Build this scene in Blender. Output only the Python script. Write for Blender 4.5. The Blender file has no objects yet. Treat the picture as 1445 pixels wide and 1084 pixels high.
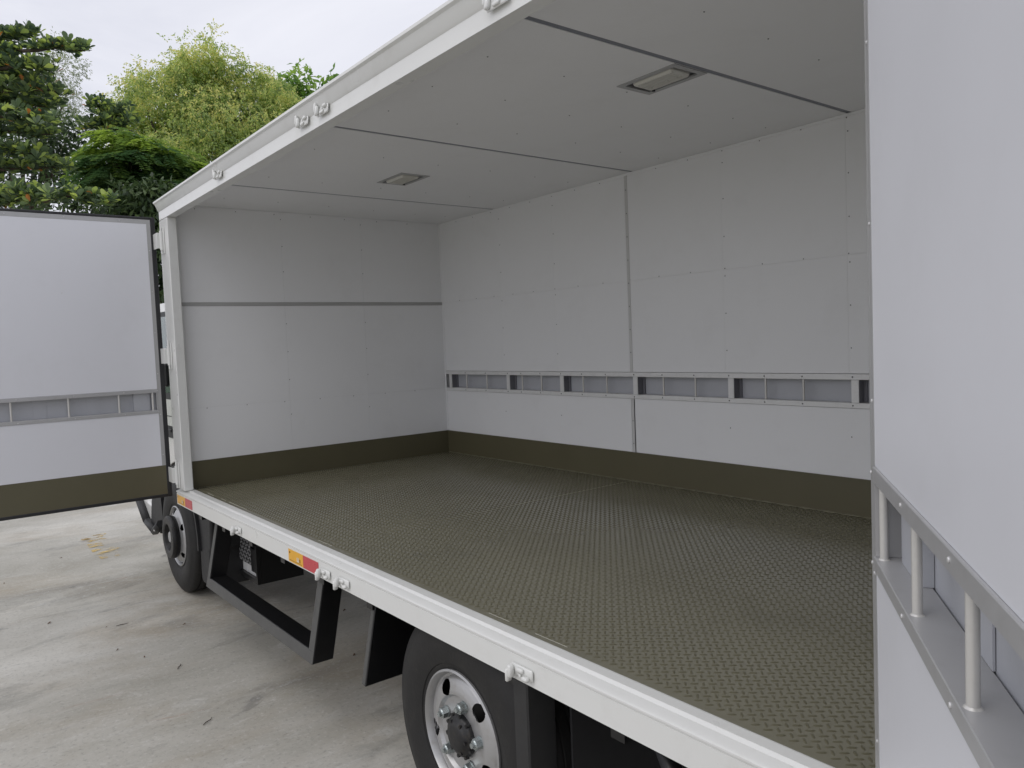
import bpy, bmesh, math, random
import numpy as np
from mathutils import Vector, Matrix

# ------------------------------------------------------------------ camera, sky, sun, exposure
scene = bpy.context.scene
COL = scene.collection
CAM = Vector((5.3178, -1.3399, 1.7529))
RIGHT = Vector((0.6165064, 0.7862763, -0.0411030))
DOWN = Vector((0.0177588, -0.0660774, -0.9976565))
FWD = Vector((-0.7871496, 0.6143316, -0.0547005))
FPX, CX, CY = 1079.69, 722.5, 542.0
cam = bpy.data.cameras.new('camera')
cam.sensor_fit = 'HORIZONTAL'; cam.sensor_width = 36.0; cam.lens = FPX / 1445 * 36
cam.clip_start = 0.05; cam.clip_end = 2000
camo = bpy.data.objects.new('camera', cam); COL.objects.link(camo)
camo.matrix_world = Matrix((
    (RIGHT.x, -DOWN.x, -FWD.x, CAM.x), (RIGHT.y, -DOWN.y, -FWD.y, CAM.y),
    (RIGHT.z, -DOWN.z, -FWD.z, CAM.z), (0, 0, 0, 1)))
scene.camera = camo

SUN_EL, SUN_AZ = math.radians(50), math.radians(-86)   # azimuth of the sun seen from the yard (x=cos, y=sin)
world = bpy.data.worlds.new('World'); scene.world = world; world.use_nodes = True
wn, wl = world.node_tree.nodes, world.node_tree.links
wn.clear()
w_out = wn.new('ShaderNodeOutputWorld'); w_bg = wn.new('ShaderNodeBackground')
w_sky = wn.new('ShaderNodeTexSky'); w_sky.sky_type = 'NISHITA'; w_sky.sun_disc = False
w_sky.sun_elevation = SUN_EL; w_sky.sun_rotation = math.pi / 2 - SUN_AZ
w_sky.dust_density = 3.0; w_sky.air_density = 1.0
w_tc = wn.new('ShaderNodeTexCoord'); w_mp = wn.new('ShaderNodeMapping')
w_mp.inputs['Scale'].default_value = (1.0, 1.0, 3.2)
w_nz = wn.new('ShaderNodeTexNoise'); w_nz.inputs['Scale'].default_value = 2.2
w_nz.inputs['Detail'].default_value = 6; w_nz.inputs['Roughness'].default_value = 0.55
w_nz.inputs['Distortion'].default_value = 0.6
w_r1 = wn.new('ShaderNodeValToRGB')          # cloud brightness
w_r1.color_ramp.elements[0].position = 0.30; w_r1.color_ramp.elements[0].color = (8.0, 8.1, 9.0, 1)
w_r1.color_ramp.elements[1].position = 0.72; w_r1.color_ramp.elements[1].color = (9.7, 9.75, 10.4, 1)
w_r2 = wn.new('ShaderNodeMapRange')
w_r2.inputs['From Min'].default_value = 0.3; w_r2.inputs['From Max'].default_value = 0.7
w_r2.inputs['To Min'].default_value = 0.86; w_r2.inputs['To Max'].default_value = 0.97
w_mx = wn.new('ShaderNodeMix'); w_mx.data_type = 'RGBA'
wl.new(w_tc.outputs['Generated'], w_mp.inputs['Vector']); wl.new(w_mp.outputs['Vector'], w_nz.inputs['Vector'])
wl.new(w_nz.outputs['Fac'], w_r1.inputs['Fac']); wl.new(w_nz.outputs['Fac'], w_r2.inputs['Value'])
wl.new(w_r2.outputs['Result'], w_mx.inputs['Factor'])
wl.new(w_sky.outputs['Color'], w_mx.inputs['A']); wl.new(w_r1.outputs['Color'], w_mx.inputs['B'])
wl.new(w_mx.outputs['Result'], w_bg.inputs['Color']); w_bg.inputs['Strength'].default_value = 0.10
wl.new(w_bg.outputs['Background'], w_out.inputs['Surface'])

sun = bpy.data.lights.new('sun', 'SUN'); sun.energy = 0.85; sun.angle = math.radians(50); sun.color = (1.0, 0.975, 0.94)
suno = bpy.data.objects.new('sun', sun); COL.objects.link(suno)
sd = Vector((math.cos(SUN_EL) * math.cos(SUN_AZ), math.cos(SUN_EL) * math.sin(SUN_AZ), math.sin(SUN_EL)))
suno.rotation_euler = sd.to_track_quat('Z', 'Y').to_euler(); suno.location = sd * 60

scene.view_settings.view_transform = 'Standard'; scene.view_settings.look = 'None'
scene.view_settings.exposure = 0.0; scene.view_settings.gamma = 1.0
scene.view_settings.use_curve_mapping = False
scene.render.engine = 'CYCLES'
scene.cycles.max_bounces = 7; scene.cycles.diffuse_bounces = 5; scene.cycles.transmission_bounces = 4

random.seed(7); RNG = np.random.default_rng(11)

def ray(px, py):
    return (RIGHT * ((px - CX) / FPX) + DOWN * ((py - CY) / FPX) + FWD)
def at(px, py, dist):
    return CAM + ray(px, py) * dist

# ------------------------------------------------------------------ materials
def new_mat(name):
    m = bpy.data.materials.new(name); m.use_nodes = True
    n, l = m.node_tree.nodes, m.node_tree.links
    return m, n, l, n['Principled BSDF']

def paint(name, c, rough=0.4, var=0.06, scale=3.0, dirt=0.0, dirtc=(0.2, 0.17, 0.13), spec=0.5, metal=0.0, bump=0.0, bscale=60, coat=0.0, rvar=0.07):
    m, n, l, b = new_mat(name)
    tc = n.new('ShaderNodeTexCoord')
    nz = n.new('ShaderNodeTexNoise'); nz.inputs['Scale'].default_value = scale; nz.inputs['Detail'].default_value = 5
    l.new(tc.outputs['Object'], nz.inputs['Vector'])
    mx = n.new('ShaderNodeMix'); mx.data_type = 'RGBA'
    mx.inputs['A'].default_value = tuple(v * (1 - var) for v in c) + (1,)
    mx.inputs['B'].default_value = tuple(min(1, v * (1 + var)) for v in c) + (1,)
    l.new(nz.outputs['Fac'], mx.inputs['Factor'])
    last = mx.outputs['Result']
    if dirt > 0:
        n2 = n.new('ShaderNodeTexNoise'); n2.inputs['Scale'].default_value = scale * 2.7; n2.inputs['Detail'].default_value = 8
        n2.inputs['Roughness'].default_value = 0.7
        mp = n.new('ShaderNodeMapping'); mp.inputs['Location'].default_value = (4.1, 2.2, 7.3)
        l.new(tc.outputs['Object'], mp.inputs['Vector']); l.new(mp.outputs['Vector'], n2.inputs['Vector'])
        mr = n.new('ShaderNodeMapRange'); mr.inputs['From Min'].default_value = 0.52; mr.inputs['From Max'].default_value = 0.8
        mr.inputs['To Max'].default_value = dirt
        l.new(n2.outputs['Fac'], mr.inputs['Value'])
        m2 = n.new('ShaderNodeMix'); m2.data_type = 'RGBA'; m2.inputs['B'].default_value = dirtc + (1,)
        l.new(mr.outputs['Result'], m2.inputs['Factor']); l.new(last, m2.inputs['A']); last = m2.outputs['Result']
    l.new(last, b.inputs['Base Color'])
    rr = n.new('ShaderNodeMapRange'); rr.inputs['To Min'].default_value = max(0.02, rough - rvar); rr.inputs['To Max'].default_value = rough + rvar
    n3 = n.new('ShaderNodeTexNoise'); n3.inputs['Scale'].default_value = scale * 4; l.new(tc.outputs['Object'], n3.inputs['Vector'])
    l.new(n3.outputs['Fac'], rr.inputs['Value']); l.new(rr.outputs['Result'], b.inputs['Roughness'])
    b.inputs['Metallic'].default_value = metal; b.inputs['Specular IOR Level'].default_value = spec
    b.inputs['Coat Weight'].default_value = coat; b.inputs['Coat Roughness'].default_value = 0.12
    if bump > 0:
        n4 = n.new('ShaderNodeTexNoise'); n4.inputs['Scale'].default_value = bscale; n4.inputs['Detail'].default_value = 4
        l.new(tc.outputs['Object'], n4.inputs['Vector'])
        bp = n.new('ShaderNodeBump'); bp.inputs['Strength'].default_value = bump; bp.inputs['Distance'].default_value = 0.004
        l.new(n4.outputs['Fac'], bp.inputs['Height']); l.new(bp.outputs['Normal'], b.inputs['Normal'])
    return m

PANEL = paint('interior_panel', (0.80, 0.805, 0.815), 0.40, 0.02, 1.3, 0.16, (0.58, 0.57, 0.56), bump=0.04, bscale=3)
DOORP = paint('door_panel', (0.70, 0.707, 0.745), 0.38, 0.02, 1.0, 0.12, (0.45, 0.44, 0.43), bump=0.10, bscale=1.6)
BACKING = paint('joint_backing', (0.6, 0.6, 0.6), 0.7)
WHITE = paint('white_paint', (0.72, 0.725, 0.705), 0.30, 0.03, 2.2, 0.28, (0.47, 0.45, 0.40), bump=0.06, bscale=9, coat=0.3)
TRIM = paint('alu_trim', (0.40, 0.40, 0.40), 0.42, 0.07, 8, 0.2, (0.22, 0.21, 0.2), metal=0.3)
STRIP = paint('dark_strip', (0.17, 0.18, 0.21), 0.45, 0.08, 8)
FSTRIP = paint('front_strip', (0.40, 0.40, 0.395), 0.45, 0.06, 8)
RAILM = paint('rail_metal', (0.72, 0.72, 0.715), 0.38, 0.06, 10, 0.25, (0.35, 0.33, 0.31), metal=0.1, bump=0.05, bscale=30)
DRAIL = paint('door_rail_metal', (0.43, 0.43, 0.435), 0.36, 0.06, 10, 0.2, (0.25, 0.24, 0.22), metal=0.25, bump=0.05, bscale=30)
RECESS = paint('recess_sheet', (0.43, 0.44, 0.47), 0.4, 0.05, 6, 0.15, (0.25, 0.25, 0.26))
CSTRIP = paint('cover_strip_metal', (0.58, 0.58, 0.575), 0.4, 0.05, 8)
DRECESS = paint('door_recess_sheet', (0.45, 0.46, 0.49), 0.4, 0.05, 6, 0.15, (0.25, 0.25, 0.26))  # darker than the door panel, shade of the recess put into the colour
ROD = paint('rod_metal', (0.60, 0.59, 0.565), 0.33, 0.08, 14, 0.15, metal=0.3)
OLIVE = paint('olive_paint', (0.104, 0.094, 0.055), 0.36, 0.10, 3, 0.2, (0.07, 0.066, 0.045), bump=0.05, bscale=12)
FLOORM = paint('olive_floor_paint', (0.160, 0.152, 0.106), 0.20, 0.20, 1.1, 0.5, (0.10, 0.095, 0.068), spec=1.0, bump=0.03, bscale=6, rvar=0.11)
LUGM = paint('olive_lug_shaded', (0.120, 0.112, 0.072), 0.42, 0.14, 2.2, 0.30, (0.07, 0.067, 0.052), spec=0.3)  # darker copy of the floor olive, lug shading put into the colour
BLACK = paint('black_paint', (0.007, 0.007, 0.0075), 0.34, 0.15, 9, 0.5, (0.02, 0.019, 0.017))
FACEGREY = paint('face_grey', (0.075, 0.075, 0.072), 0.5, 0.2, 12, 0.5, (0.13, 0.12, 0.105))  # dark grey for outward lips and flanges, lighter than the black bars
SEAL = paint('rubber_seal', (0.014, 0.014, 0.016), 0.5, 0.1, 20)
RUBBER = paint('tyre_rubber', (0.019, 0.0185, 0.018), 0.62, 0.18, 7, 0.5, (0.045, 0.042, 0.037), bump=0.25, bscale=90, spec=0.35)
PLASTIC = paint('black_plastic', (0.014, 0.014, 0.015), 0.55, 0.15, 14, 0.5, (0.035, 0.032, 0.03), bump=0.12, bscale=140)
RIMM = paint('silver_rim', (0.43, 0.43, 0.43), 0.34, 0.07, 8, 0.45, (0.26, 0.23, 0.19), metal=0.55)
ZINC = paint('zinc_nut', (0.42, 0.46, 0.46), 0.28, 0.1, 40, 0.3, (0.2, 0.17, 0.12), metal=0.8)
HUBM = paint('hub_iron', (0.012, 0.012, 0.013), 0.45, 0.2, 20, 0.7, (0.07, 0.055, 0.035), bump=0.2, bscale=60)
LENS = paint('lamp_lens', (0.62, 0.61, 0.56), 0.3, 0.04, 9)
YELLOW = paint('reflective_yellow', (0.78, 0.40, 0.015), 0.3, 0.06, 60)
RED = paint('reflective_red', (0.52, 0.045, 0.06), 0.3, 0.08, 60)
INK = paint('tape_ink', (0.10, 0.035, 0.01), 0.5)
SILVERINK = paint('tape_silver', (0.62, 0.62, 0.58), 0.4)
BATT = paint('battery_case', (0.60, 0.60, 0.60), 0.4, 0.05, 12, 0.25)
RIVET = paint('rivet_dark', (0.16, 0.16, 0.16), 0.5)
RIVETL = paint('rivet_light', (0.62, 0.62, 0.62), 0.3, metal=0.3)
CABW = paint('cab_white', (0.74, 0.74, 0.72), 0.22, 0.02, 3, 0.1, (0.5, 0.48, 0.44), coat=0.5)
SCUFF = paint('bare_scuff', (0.55, 0.54, 0.48), 0.5)
BEAD = paint('weld_bead', (0.16, 0.15, 0.10), 0.3, 0.3, 40, bump=0.3, bscale=120)
TWIG = paint('dry_twig', (0.035, 0.025, 0.018), 0.8, 0.3, 30)
DRYLEAF = paint('dry_leaf', (0.10, 0.05, 0.022), 0.7, 0.3, 30)

def glass_mat():
    m, n, l, b = new_mat('cab_glass')
    b.inputs['Base Color'].default_value = (0.30, 0.42, 0.40, 1); b.inputs['Roughness'].default_value = 0.04
    b.inputs['Transmission Weight'].default_value = 0.85; b.inputs['IOR'].default_value = 1.45
    return m
GLASS = glass_mat()

def concrete_mat():
    m, n, l, b = new_mat('yard_concrete')
    tc = n.new('ShaderNodeTexCoord')
    def noise(scale, det=6, rough=0.6, sc=(1, 1, 1), loc=(0, 0, 0), rotz=0.0, dist=0.0):
        mp = n.new('ShaderNodeMapping'); mp.inputs['Scale'].default_value = sc; mp.inputs['Location'].default_value = loc
        mp.inputs['Rotation'].default_value = (0, 0, rotz)
        l.new(tc.outputs['Object'], mp.inputs['Vector'])
        x = n.new('ShaderNodeTexNoise'); x.inputs['Scale'].default_value = scale; x.inputs['Detail'].default_value = det
        x.inputs['Roughness'].default_value = rough; x.inputs['Distortion'].default_value = dist
        l.new(mp.outputs['Vector'], x.inputs['Vector']); return x.outputs['Fac']
    def rng(v, a, b_, c, d):
        r = n.new('ShaderNodeMapRange'); r.inputs['From Min'].default_value = a; r.inputs['From Max'].default_value = b_
        r.inputs['To Min'].default_value = c; r.inputs['To Max'].default_value = d; l.new(v, r.inputs['Value']); return r.outputs['Result']
    def mix(a, bcol, fac, mode='MIX'):
        x = n.new('ShaderNodeMix'); x.data_type = 'RGBA'; x.blend_type = mode
        if isinstance(a, tuple): x.inputs['A'].default_value = a
        else: l.new(a, x.inputs['A'])
        x.inputs['B'].default_value = bcol; l.new(fac, x.inputs['Factor']); return x.outputs['Result']
    c = mix((0.345, 0.330, 0.285, 1), (0.61, 0.592, 0.54, 1), rng(noise(0.55, 9, 0.66, (1.1, 0.75, 1), (0, 0, 0), 0.3, 0.4), 0.34, 0.66, 0, 1))
    c = mix(c, (0.33, 0.28, 0.205, 1), rng(noise(0.8, 8, 0.66, (1.3, 0.6, 1), (9, 3, 0), 0.25, 0.5), 0.49, 0.66, 0, 0.6))          # tan soil
    c = mix(c, (0.22, 0.215, 0.195, 1), rng(noise(1.1, 9, 0.70, (1.35, 0.6, 1), (2, 8, 0), 0.2, 0.6), 0.53, 0.64, 0, 0.55))        # grey drag patches
    c = mix(c, (0.16, 0.156, 0.148, 1), rng(noise(1.7, 8, 0.70, (1.4, 0.65, 1), (12, 5, 0), 0.6, 0.8), 0.61, 0.66, 0, 0.5))         # rubber smudges
    c = mix(c, (0.66, 0.655, 0.63, 1), rng(noise(4.0, 10, 0.80, (1.5, 0.5, 1), (5, 1, 0), -0.35, 1.6), 0.55, 0.68, 0, 0.5))         # pale trowel scrapes
    c = mix(c, (0.25, 0.24, 0.22, 1), rng(noise(5.5, 10, 0.80, (1.5, 0.5, 1), (15, 1, 0), 0.7, 1.8), 0.55, 0.70, 0, 0.5))           # dark scrapes
    c = mix(c, (0.33, 0.19, 0.13, 1), rng(noise(3.0, 8, 0.75, (1.6, 0.4, 1), (21, 7, 0), -0.3, 0.9), 0.63, 0.74, 0, 0.5))           # rust streaks
    c = mix(c, (0.20, 0.195, 0.18, 1), rng(noise(45, 5, 0.7), 0.54, 0.70, 0, 0.55))                                               # grit
    c = mix(c, (0.66, 0.655, 0.63, 1), rng(noise(38, 5, 0.7, (1, 1, 1), (3, 9, 0)), 0.56, 0.70, 0, 0.45))
    l.new(c, b.inputs['Base Color'])
    l.new(rng(noise(1.1, 5, 0.6, (1, 1, 1), (3, 3, 3)), 0.3, 0.7, 0.5, 0.85), b.inputs['Roughness'])
    b.inputs['Specular IOR Level'].default_value = 0.35
    bp = n.new('ShaderNodeBump'); bp.inputs['Strength'].default_value = 0.25; bp.inputs['Distance'].default_value = 0.006
    l.new(noise(28, 8, 0.7, (0.6, 1.3, 1), (0, 0, 0), -0.5), bp.inputs['Height']); l.new(bp.outputs['Normal'], b.inputs['Normal'])
    return m
CONCRETE = concrete_mat()

def yellow_paint_mat():
    m, n, l, b = new_mat('worn_yellow_paint')
    tc = n.new('ShaderNodeTexCoord'); nz = n.new('ShaderNodeTexNoise'); nz.inputs['Scale'].default_value = 9; nz.inputs['Detail'].default_value = 7
    mp = n.new('ShaderNodeMapping'); mp.inputs['Scale'].default_value = (1.2, 0.9, 1)
    l.new(tc.outputs['Object'], mp.inputs['Vector']); l.new(mp.outputs['Vector'], nz.inputs['Vector'])
    mr = n.new('ShaderNodeMapRange'); mr.inputs['From Min'].default_value = 0.46; mr.inputs['From Max'].default_value = 0.62; mr.inputs['To Max'].default_value = 0.8
    l.new(nz.outputs['Fac'], mr.inputs['Value'])
    b.inputs['Base Color'].default_value = (0.62, 0.45, 0.16, 1); b.inputs['Roughness'].default_value = 0.7
    l.new(mr.outputs['Result'], b.inputs['Alpha'])
    return m
YPAINT = yellow_paint_mat()

def leaf_mat(name, stops, trans=0.35, rough=0.45, nscale=0.6):
    """stops: colours picked per leaf from the 'tone' attribute."""
    m, n, l, b = new_mat(name)
    at_ = n.new('ShaderNodeAttribute'); at_.attribute_name = 'tone'
    cr = n.new('ShaderNodeValToRGB')
    els = cr.color_ramp.elements
    els[0].position, els[0].color = stops[0][0], stops[0][1] + (1,)
    els[1].position, els[1].color = stops[-1][0], stops[-1][1] + (1,)
    for p_, c_ in stops[1:-1]:
        e = els.new(p_); e.color = c_ + (1,)
    l.new(at_.outputs['Fac'], cr.inputs['Fac'])
    l.new(cr.outputs['Color'], b.inputs['Base Color']); b.inputs['Roughness'].default_value = rough
    tr = n.new('ShaderNodeBsdfTranslucent'); mxs = n.new('ShaderNodeMixShader'); mxs.inputs['Fac'].default_value = trans
    hs = n.new('ShaderNodeHueSaturation'); hs.inputs['Value'].default_value = 1.5; hs.inputs['Saturation'].default_value = 1.1
    l.new(cr.outputs['Color'], hs.inputs['Color']); l.new(hs.outputs['Color'], tr.inputs['Color'])
    l.new(b.outputs['BSDF'], mxs.inputs[1]); l.new(tr.outputs['BSDF'], mxs.inputs[2])
    l.new(mxs.outputs['Shader'], n['Material Output'].inputs['Surface'])
    return m
L_ALM = leaf_mat('almond_leaf', [(0, (0.05, 0.08, 0.05)), (0.4, (0.115, 0.165, 0.085)), (0.75, (0.25, 0.34, 0.12)), (0.93, (0.46, 0.56, 0.15)), (0.95, (0.45, 0.18, 0.06)), (1, (0.52, 0.22, 0.07))], 0.35, 0.35)
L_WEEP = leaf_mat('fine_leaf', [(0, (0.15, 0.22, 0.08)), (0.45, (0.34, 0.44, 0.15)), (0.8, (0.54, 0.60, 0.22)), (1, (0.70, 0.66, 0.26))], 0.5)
L_PALE = leaf_mat('pale_leaf', [(0, (0.20, 0.24, 0.15)), (1, (0.36, 0.40, 0.24))], 0.4)
L_DARK = leaf_mat('frond_leaf', [(0, (0.035, 0.07, 0.038)), (0.55, (0.09, 0.165, 0.065)), (1, (0.34, 0.46, 0.10))], 0.35)
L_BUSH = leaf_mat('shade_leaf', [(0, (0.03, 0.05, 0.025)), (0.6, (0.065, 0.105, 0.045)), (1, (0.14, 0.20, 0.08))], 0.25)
L_RIGHT = leaf_mat('bright_leaf', [(0, (0.09, 0.17, 0.045)), (0.6, (0.18, 0.32, 0.07)), (1, (0.34, 0.48, 0.12))], 0.4)
BARK = paint('bark', (0.075, 0.058, 0.042), 0.9, 0.35, 6, 0.4, (0.05, 0.04, 0.03), bump=0.6, bscale=25)
LAWN = paint('grass_green', (0.06, 0.09, 0.03), 0.9, 0.4, 2, 0.5, (0.10, 0.08, 0.04), bump=0.5, bscale=40)

# ------------------------------------------------------------------ mesh helpers
def finish(bm, name, mats, smooth=None):
    bmesh.ops.recalc_face_normals(bm, faces=bm.faces)
    me = bpy.data.meshes.new(name); bm.to_mesh(me); bm.free()
    for m in (mats if isinstance(mats, (list, tuple)) else [mats]): me.materials.append(m)
    if smooth is not None:
        me.shade_smooth()
        me.set_sharp_from_angle(angle=math.radians(smooth))
    return me

WORLD = {}
def obj(name, me, parent=None, loc=None, rot=None):
    o = bpy.data.objects.new(name, me); COL.objects.link(o)
    mw = Matrix.Identity(4)
    if loc is not None: o.location = loc; mw = Matrix.Translation(Vector(loc))
    if rot is not None: o.rotation_euler = rot
    if rot is not None:
        from mathutils import Euler
        mw = mw @ Euler(rot).to_matrix().to_4x4()
    WORLD[o] = mw
    if parent is not None:
        o.parent = parent; o.matrix_parent_inverse = WORLD[parent].inverted()
    return o
def thing(name, label, cat, loc, group=None):
    o = bpy.data.objects.new(name, None); COL.objects.link(o); o.location = loc
    o.empty_display_size = 0.3
    WORLD[o] = Matrix.Translation(Vector(loc)); tag(o, label, cat, group); return o
def tag(o, label=None, cat=None, group=None, kind=None):
    if label: o['label'] = label
    if cat: o['category'] = cat
    if group: o['group'] = group
    if kind: o['kind'] = kind
    return o

def box(bm, x0, x1, y0, y1, z0, z1, bev=0.0, mat=0, T=None):
    r = bmesh.ops.create_cube(bm, size=1.0)
    vs = r['verts']
    for v in vs:
        v.co = Vector(((x0 + x1) / 2 + v.co.x * (x1 - x0), (y0 + y1) / 2 + v.co.y * (y1 - y0), (z0 + z1) / 2 + v.co.z * (z1 - z0)))
    fs = list({f for v in vs for f in v.link_faces})
    for f in fs: f.material_index = mat
    if bev > 0:
        es = list({e for v in vs for e in v.link_edges})
        rr = bmesh.ops.bevel(bm, geom=es, offset=bev, segments=1, affect='EDGES', profile=0.5)
        vs = list({v for f in rr['faces'] for v in f.verts} | {v for v in vs if v.is_valid})
    if T is not None:
        for v in vs: v.co = T @ v.co
    return vs
def boxmesh(name, dims, m, bev=0.0, T=None):
    bm = bmesh.new(); box(bm, *dims, bev=bev, T=T); return finish(bm, name, m)
def cyl(bm, a, b, r0, r1=None, seg=12, cap=True, mat=0):
    a, b = Vector(a), Vector(b); r1 = r0 if r1 is None else r1
    d = (b - a); q = d.to_track_quat('Z', 'Y').to_matrix()
    ra, rb = [], []
    for i in range(seg):
        t = 2 * math.pi * i / seg; u = q @ Vector((math.cos(t), math.sin(t), 0))
        ra.append(bm.verts.new(a + u * r0)); rb.append(bm.verts.new(b + u * r1))
    for i in range(seg):
        j = (i + 1) % seg; f = bm.faces.new((ra[i], ra[j], rb[j], rb[i])); f.material_index = mat; f.smooth = True
    if cap:
        bm.faces.new(ra[::-1]).material_index = mat; bm.faces.new(rb).material_index = mat
def prism_x(bm, prof, x0, x1, mat=0, closed=True):
    """profile of (y,z) swept along X"""
    a = [bm.verts.new((x0, y, z)) for y, z in prof]; b = [bm.verts.new((x1, y, z)) for y, z in prof]
    n = len(prof)
    for i in range(n if closed else n - 1):
        j = (i + 1) % n; bm.faces.new((a[i], a[j], b[j], b[i])).material_index = mat
    if closed:
        bm.faces.new(a[::-1]).material_index = mat; bm.faces.new(b).material_index = mat
def prism_y(bm, prof, y0, y1, mat=0):
    a = [bm.verts.new((x, y0, z)) for x, z in prof]; b = [bm.verts.new((x, y1, z)) for x, z in prof]
    n = len(prof)
    for i in range(n):
        j = (i + 1) % n; bm.faces.new((a[i], a[j], b[j], b[i])).material_index = mat
    bm.faces.new(a[::-1]).material_index = mat; bm.faces.new(b).material_index = mat
def lathe_y(bm, prof, seg=48, mat=0):
    """profile of (r, y) spun about the Y axis"""
    rings = []
    for r, y in prof:
        rings.append([bm.verts.new((r * math.cos(2 * math.pi * i / seg), y, r * math.sin(2 * math.pi * i / seg))) for i in range(seg)])
    for k in range(len(prof) - 1):
        for i in range(seg):
            j = (i + 1) % seg
            f = bm.faces.new((rings[k][i], rings[k][j], rings[k + 1][j], rings[k + 1][i])); f.material_index = mat; f.smooth = True
    return rings
def dots(pts, nrm, r=0.0045, hgt=0.002, seg=7, mat=None):
    bm = bmesh.new(); nrm = Vector(nrm).normalized()
    for p in pts:
        p = Vector(p); cyl(bm, p, p + nrm * hgt, r, r * 0.6, seg)
    return finish(bm, 'rivets', mat or RIVET)

# ------------------------------------------------------------------ ground
def sheet(x0, x1, y0, y1, z, name, m):
    bm = bmesh.new(); vs = [bm.verts.new(p) for p in ((x0, y0, z), (x1, y0, z), (x1, y1, z), (x0, y1, z))]; bm.faces.new(vs)
    return finish(bm, name, m)
ground = tag(obj('ground', sheet(-400, 400, -400, 400, -0.06, 'ground', LAWN)), kind='structure')
yard = tag(obj('concrete_yard', boxmesh('concrete_yard', (-11.5, 26, -24, 16, -0.15, 0.0), CONCRETE)), kind='structure')
# worn yellow letter-like paint mark on the concrete
bm = bmesh.new()
def strokes(bm, pts, w, z):
    for (ax, ay), (bx, by) in zip(pts[:-1], pts[1:]):
        a = Vector((ax, ay, z)); b = Vector((bx, by, z)); d = (b - a).normalized(); s = Vector((-d.y, d.x, 0)) * w / 2
        a = a - d * w * 0.3; b = b + d * w * 0.3
        bm.faces.new([bm.verts.new(p) for p in (a - s, b - s, b + s, a + s)])
def gp(px, py):
    r = ray(px, py); t = -CAM.z / r.z; q = CAM + r * t; return (q.x, q.y)
def crop(x, y): return gp(100 + x * 0.0969, 740 + y * 0.0969)
strokes(bm, [crop(415, 165), crop(300, 175), crop(280, 215), crop(320, 260)], 0.15, 0.004)
strokes(bm, [crop(345, 290), crop(420, 390)], 0.12, 0.0045)
strokes(bm, [crop(380, 245), crop(455, 225)], 0.13, 0.005)
strokes(bm, [crop(460, 425), crop(630, 370)], 0.20, 0.0055)
strokes(bm, [crop(500, 478), crop(615, 455)], 0.15, 0.006)
obj('paint_mark', finish(bm, 'paint_mark', YPAINT), yard)

# ------------------------------------------------------------------ the truck
X0, X1 = -0.11, 4.84            # side frame ends
ZF, ZC, YB = 0.864, 2.74, 2.12  # floor, ceiling, far wall
XR = 4.95                       # rear wall inner face
truck = thing('box_truck', 'white box truck with its side doors open, olive checker plate floor inside', 'truck', (2.0, 1.06, 0.0))

# --- floor plates with raised tread lugs
YS = 0.078
bm = bmesh.new(); box(bm, 0.002, 2.048, YS, YB, ZF - 0.05, ZF, 0.0); fp1 = obj('floor_plate', finish(bm, 'floor_plate', FLOORM), truck)
bm = bmesh.new(); box(bm, 2.052, XR, YS, YB, ZF - 0.05, ZF, 0.0); fp2 = obj('floor_plate', finish(bm, 'floor_plate', FLOORM), truck)
obj('floor_seam', boxmesh('floor_seam', (2.046, 2.054, YS, YB, ZF - 0.04, ZF + 0.0006), BEAD), truck)
def lug_verts():
    L, Wd, H = 0.0120, 0.0034, 0.0023
    v = [(-L, 0, 0), (-L * 0.5, -Wd, 0), (L * 0.5, -Wd, 0), (L, 0, 0), (L * 0.5, Wd, 0), (-L * 0.5, Wd, 0), (-L * 0.62, 0, H), (L * 0.62, 0, H)]
    f = [(0, 1, 6), (1, 2, 7, 6), (2, 3, 7), (3, 4, 7), (4, 5, 6, 7), (5, 0, 6)]
    return v, f
LV, LF = lug_verts()
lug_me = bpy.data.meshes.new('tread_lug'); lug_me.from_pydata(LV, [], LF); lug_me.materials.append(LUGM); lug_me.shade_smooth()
G = 0.032
def lug_spots(x0, x1):
    out = []
    nx = int((x1 - x0 - 0.03) / G); ny = int((YB - YS - 0.05) / G)
    for i in range(nx + 1):
        for j in range(ny + 1):
            out.append((x0 + 0.016 + i * G, YS + 0.032 + j * G, math.pi / 4))
            if i < nx and j < ny: out.append((x0 + 0.016 + (i + 0.5) * G, YS + 0.032 + (j + 0.5) * G, -math.pi / 4))
    return out
def in_view(p):
    d = Vector(p) - CAM; z = d.dot(FWD)
    if z <= 0: return None
    x = CX + FPX * d.dot(RIGHT) / z; y = CY + FPX * d.dot(DOWN) / z
    return (x, y, z)
for plate, (a, b) in ((fp1, (0.0, 2.05)), (fp2, (2.05, XR))):
    sp = lug_spots(a, b)
    near = []
    if plate is fp2:
        c = [(in_view((x, y, ZF)), (x, y, r)) for x, y, r in sp]
        c = [(v[2], s) for v, s in c if v and 0 < v[0] < 1228 and 0 < v[1] < 1084]
        c.sort(); near = [s for _, s in c[:300]]
    ns = set(near)
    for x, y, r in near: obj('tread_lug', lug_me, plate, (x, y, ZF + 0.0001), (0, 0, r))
    V, F = [], []
    for s in sp:
        if s in ns: continue
        x, y, r = s; cr, sr = math.cos(r), math.sin(r); k = len(V)
        V += [(x + vx * cr - vy * sr, y + vx * sr + vy * cr, ZF + 0.0001 + vz) for vx, vy, vz in LV]
        F += [tuple(i + k for i in f) for f in LF]
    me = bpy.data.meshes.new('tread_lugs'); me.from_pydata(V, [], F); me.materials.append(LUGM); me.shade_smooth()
    tag(obj('tread_lugs', me, plate), kind='stuff')
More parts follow.
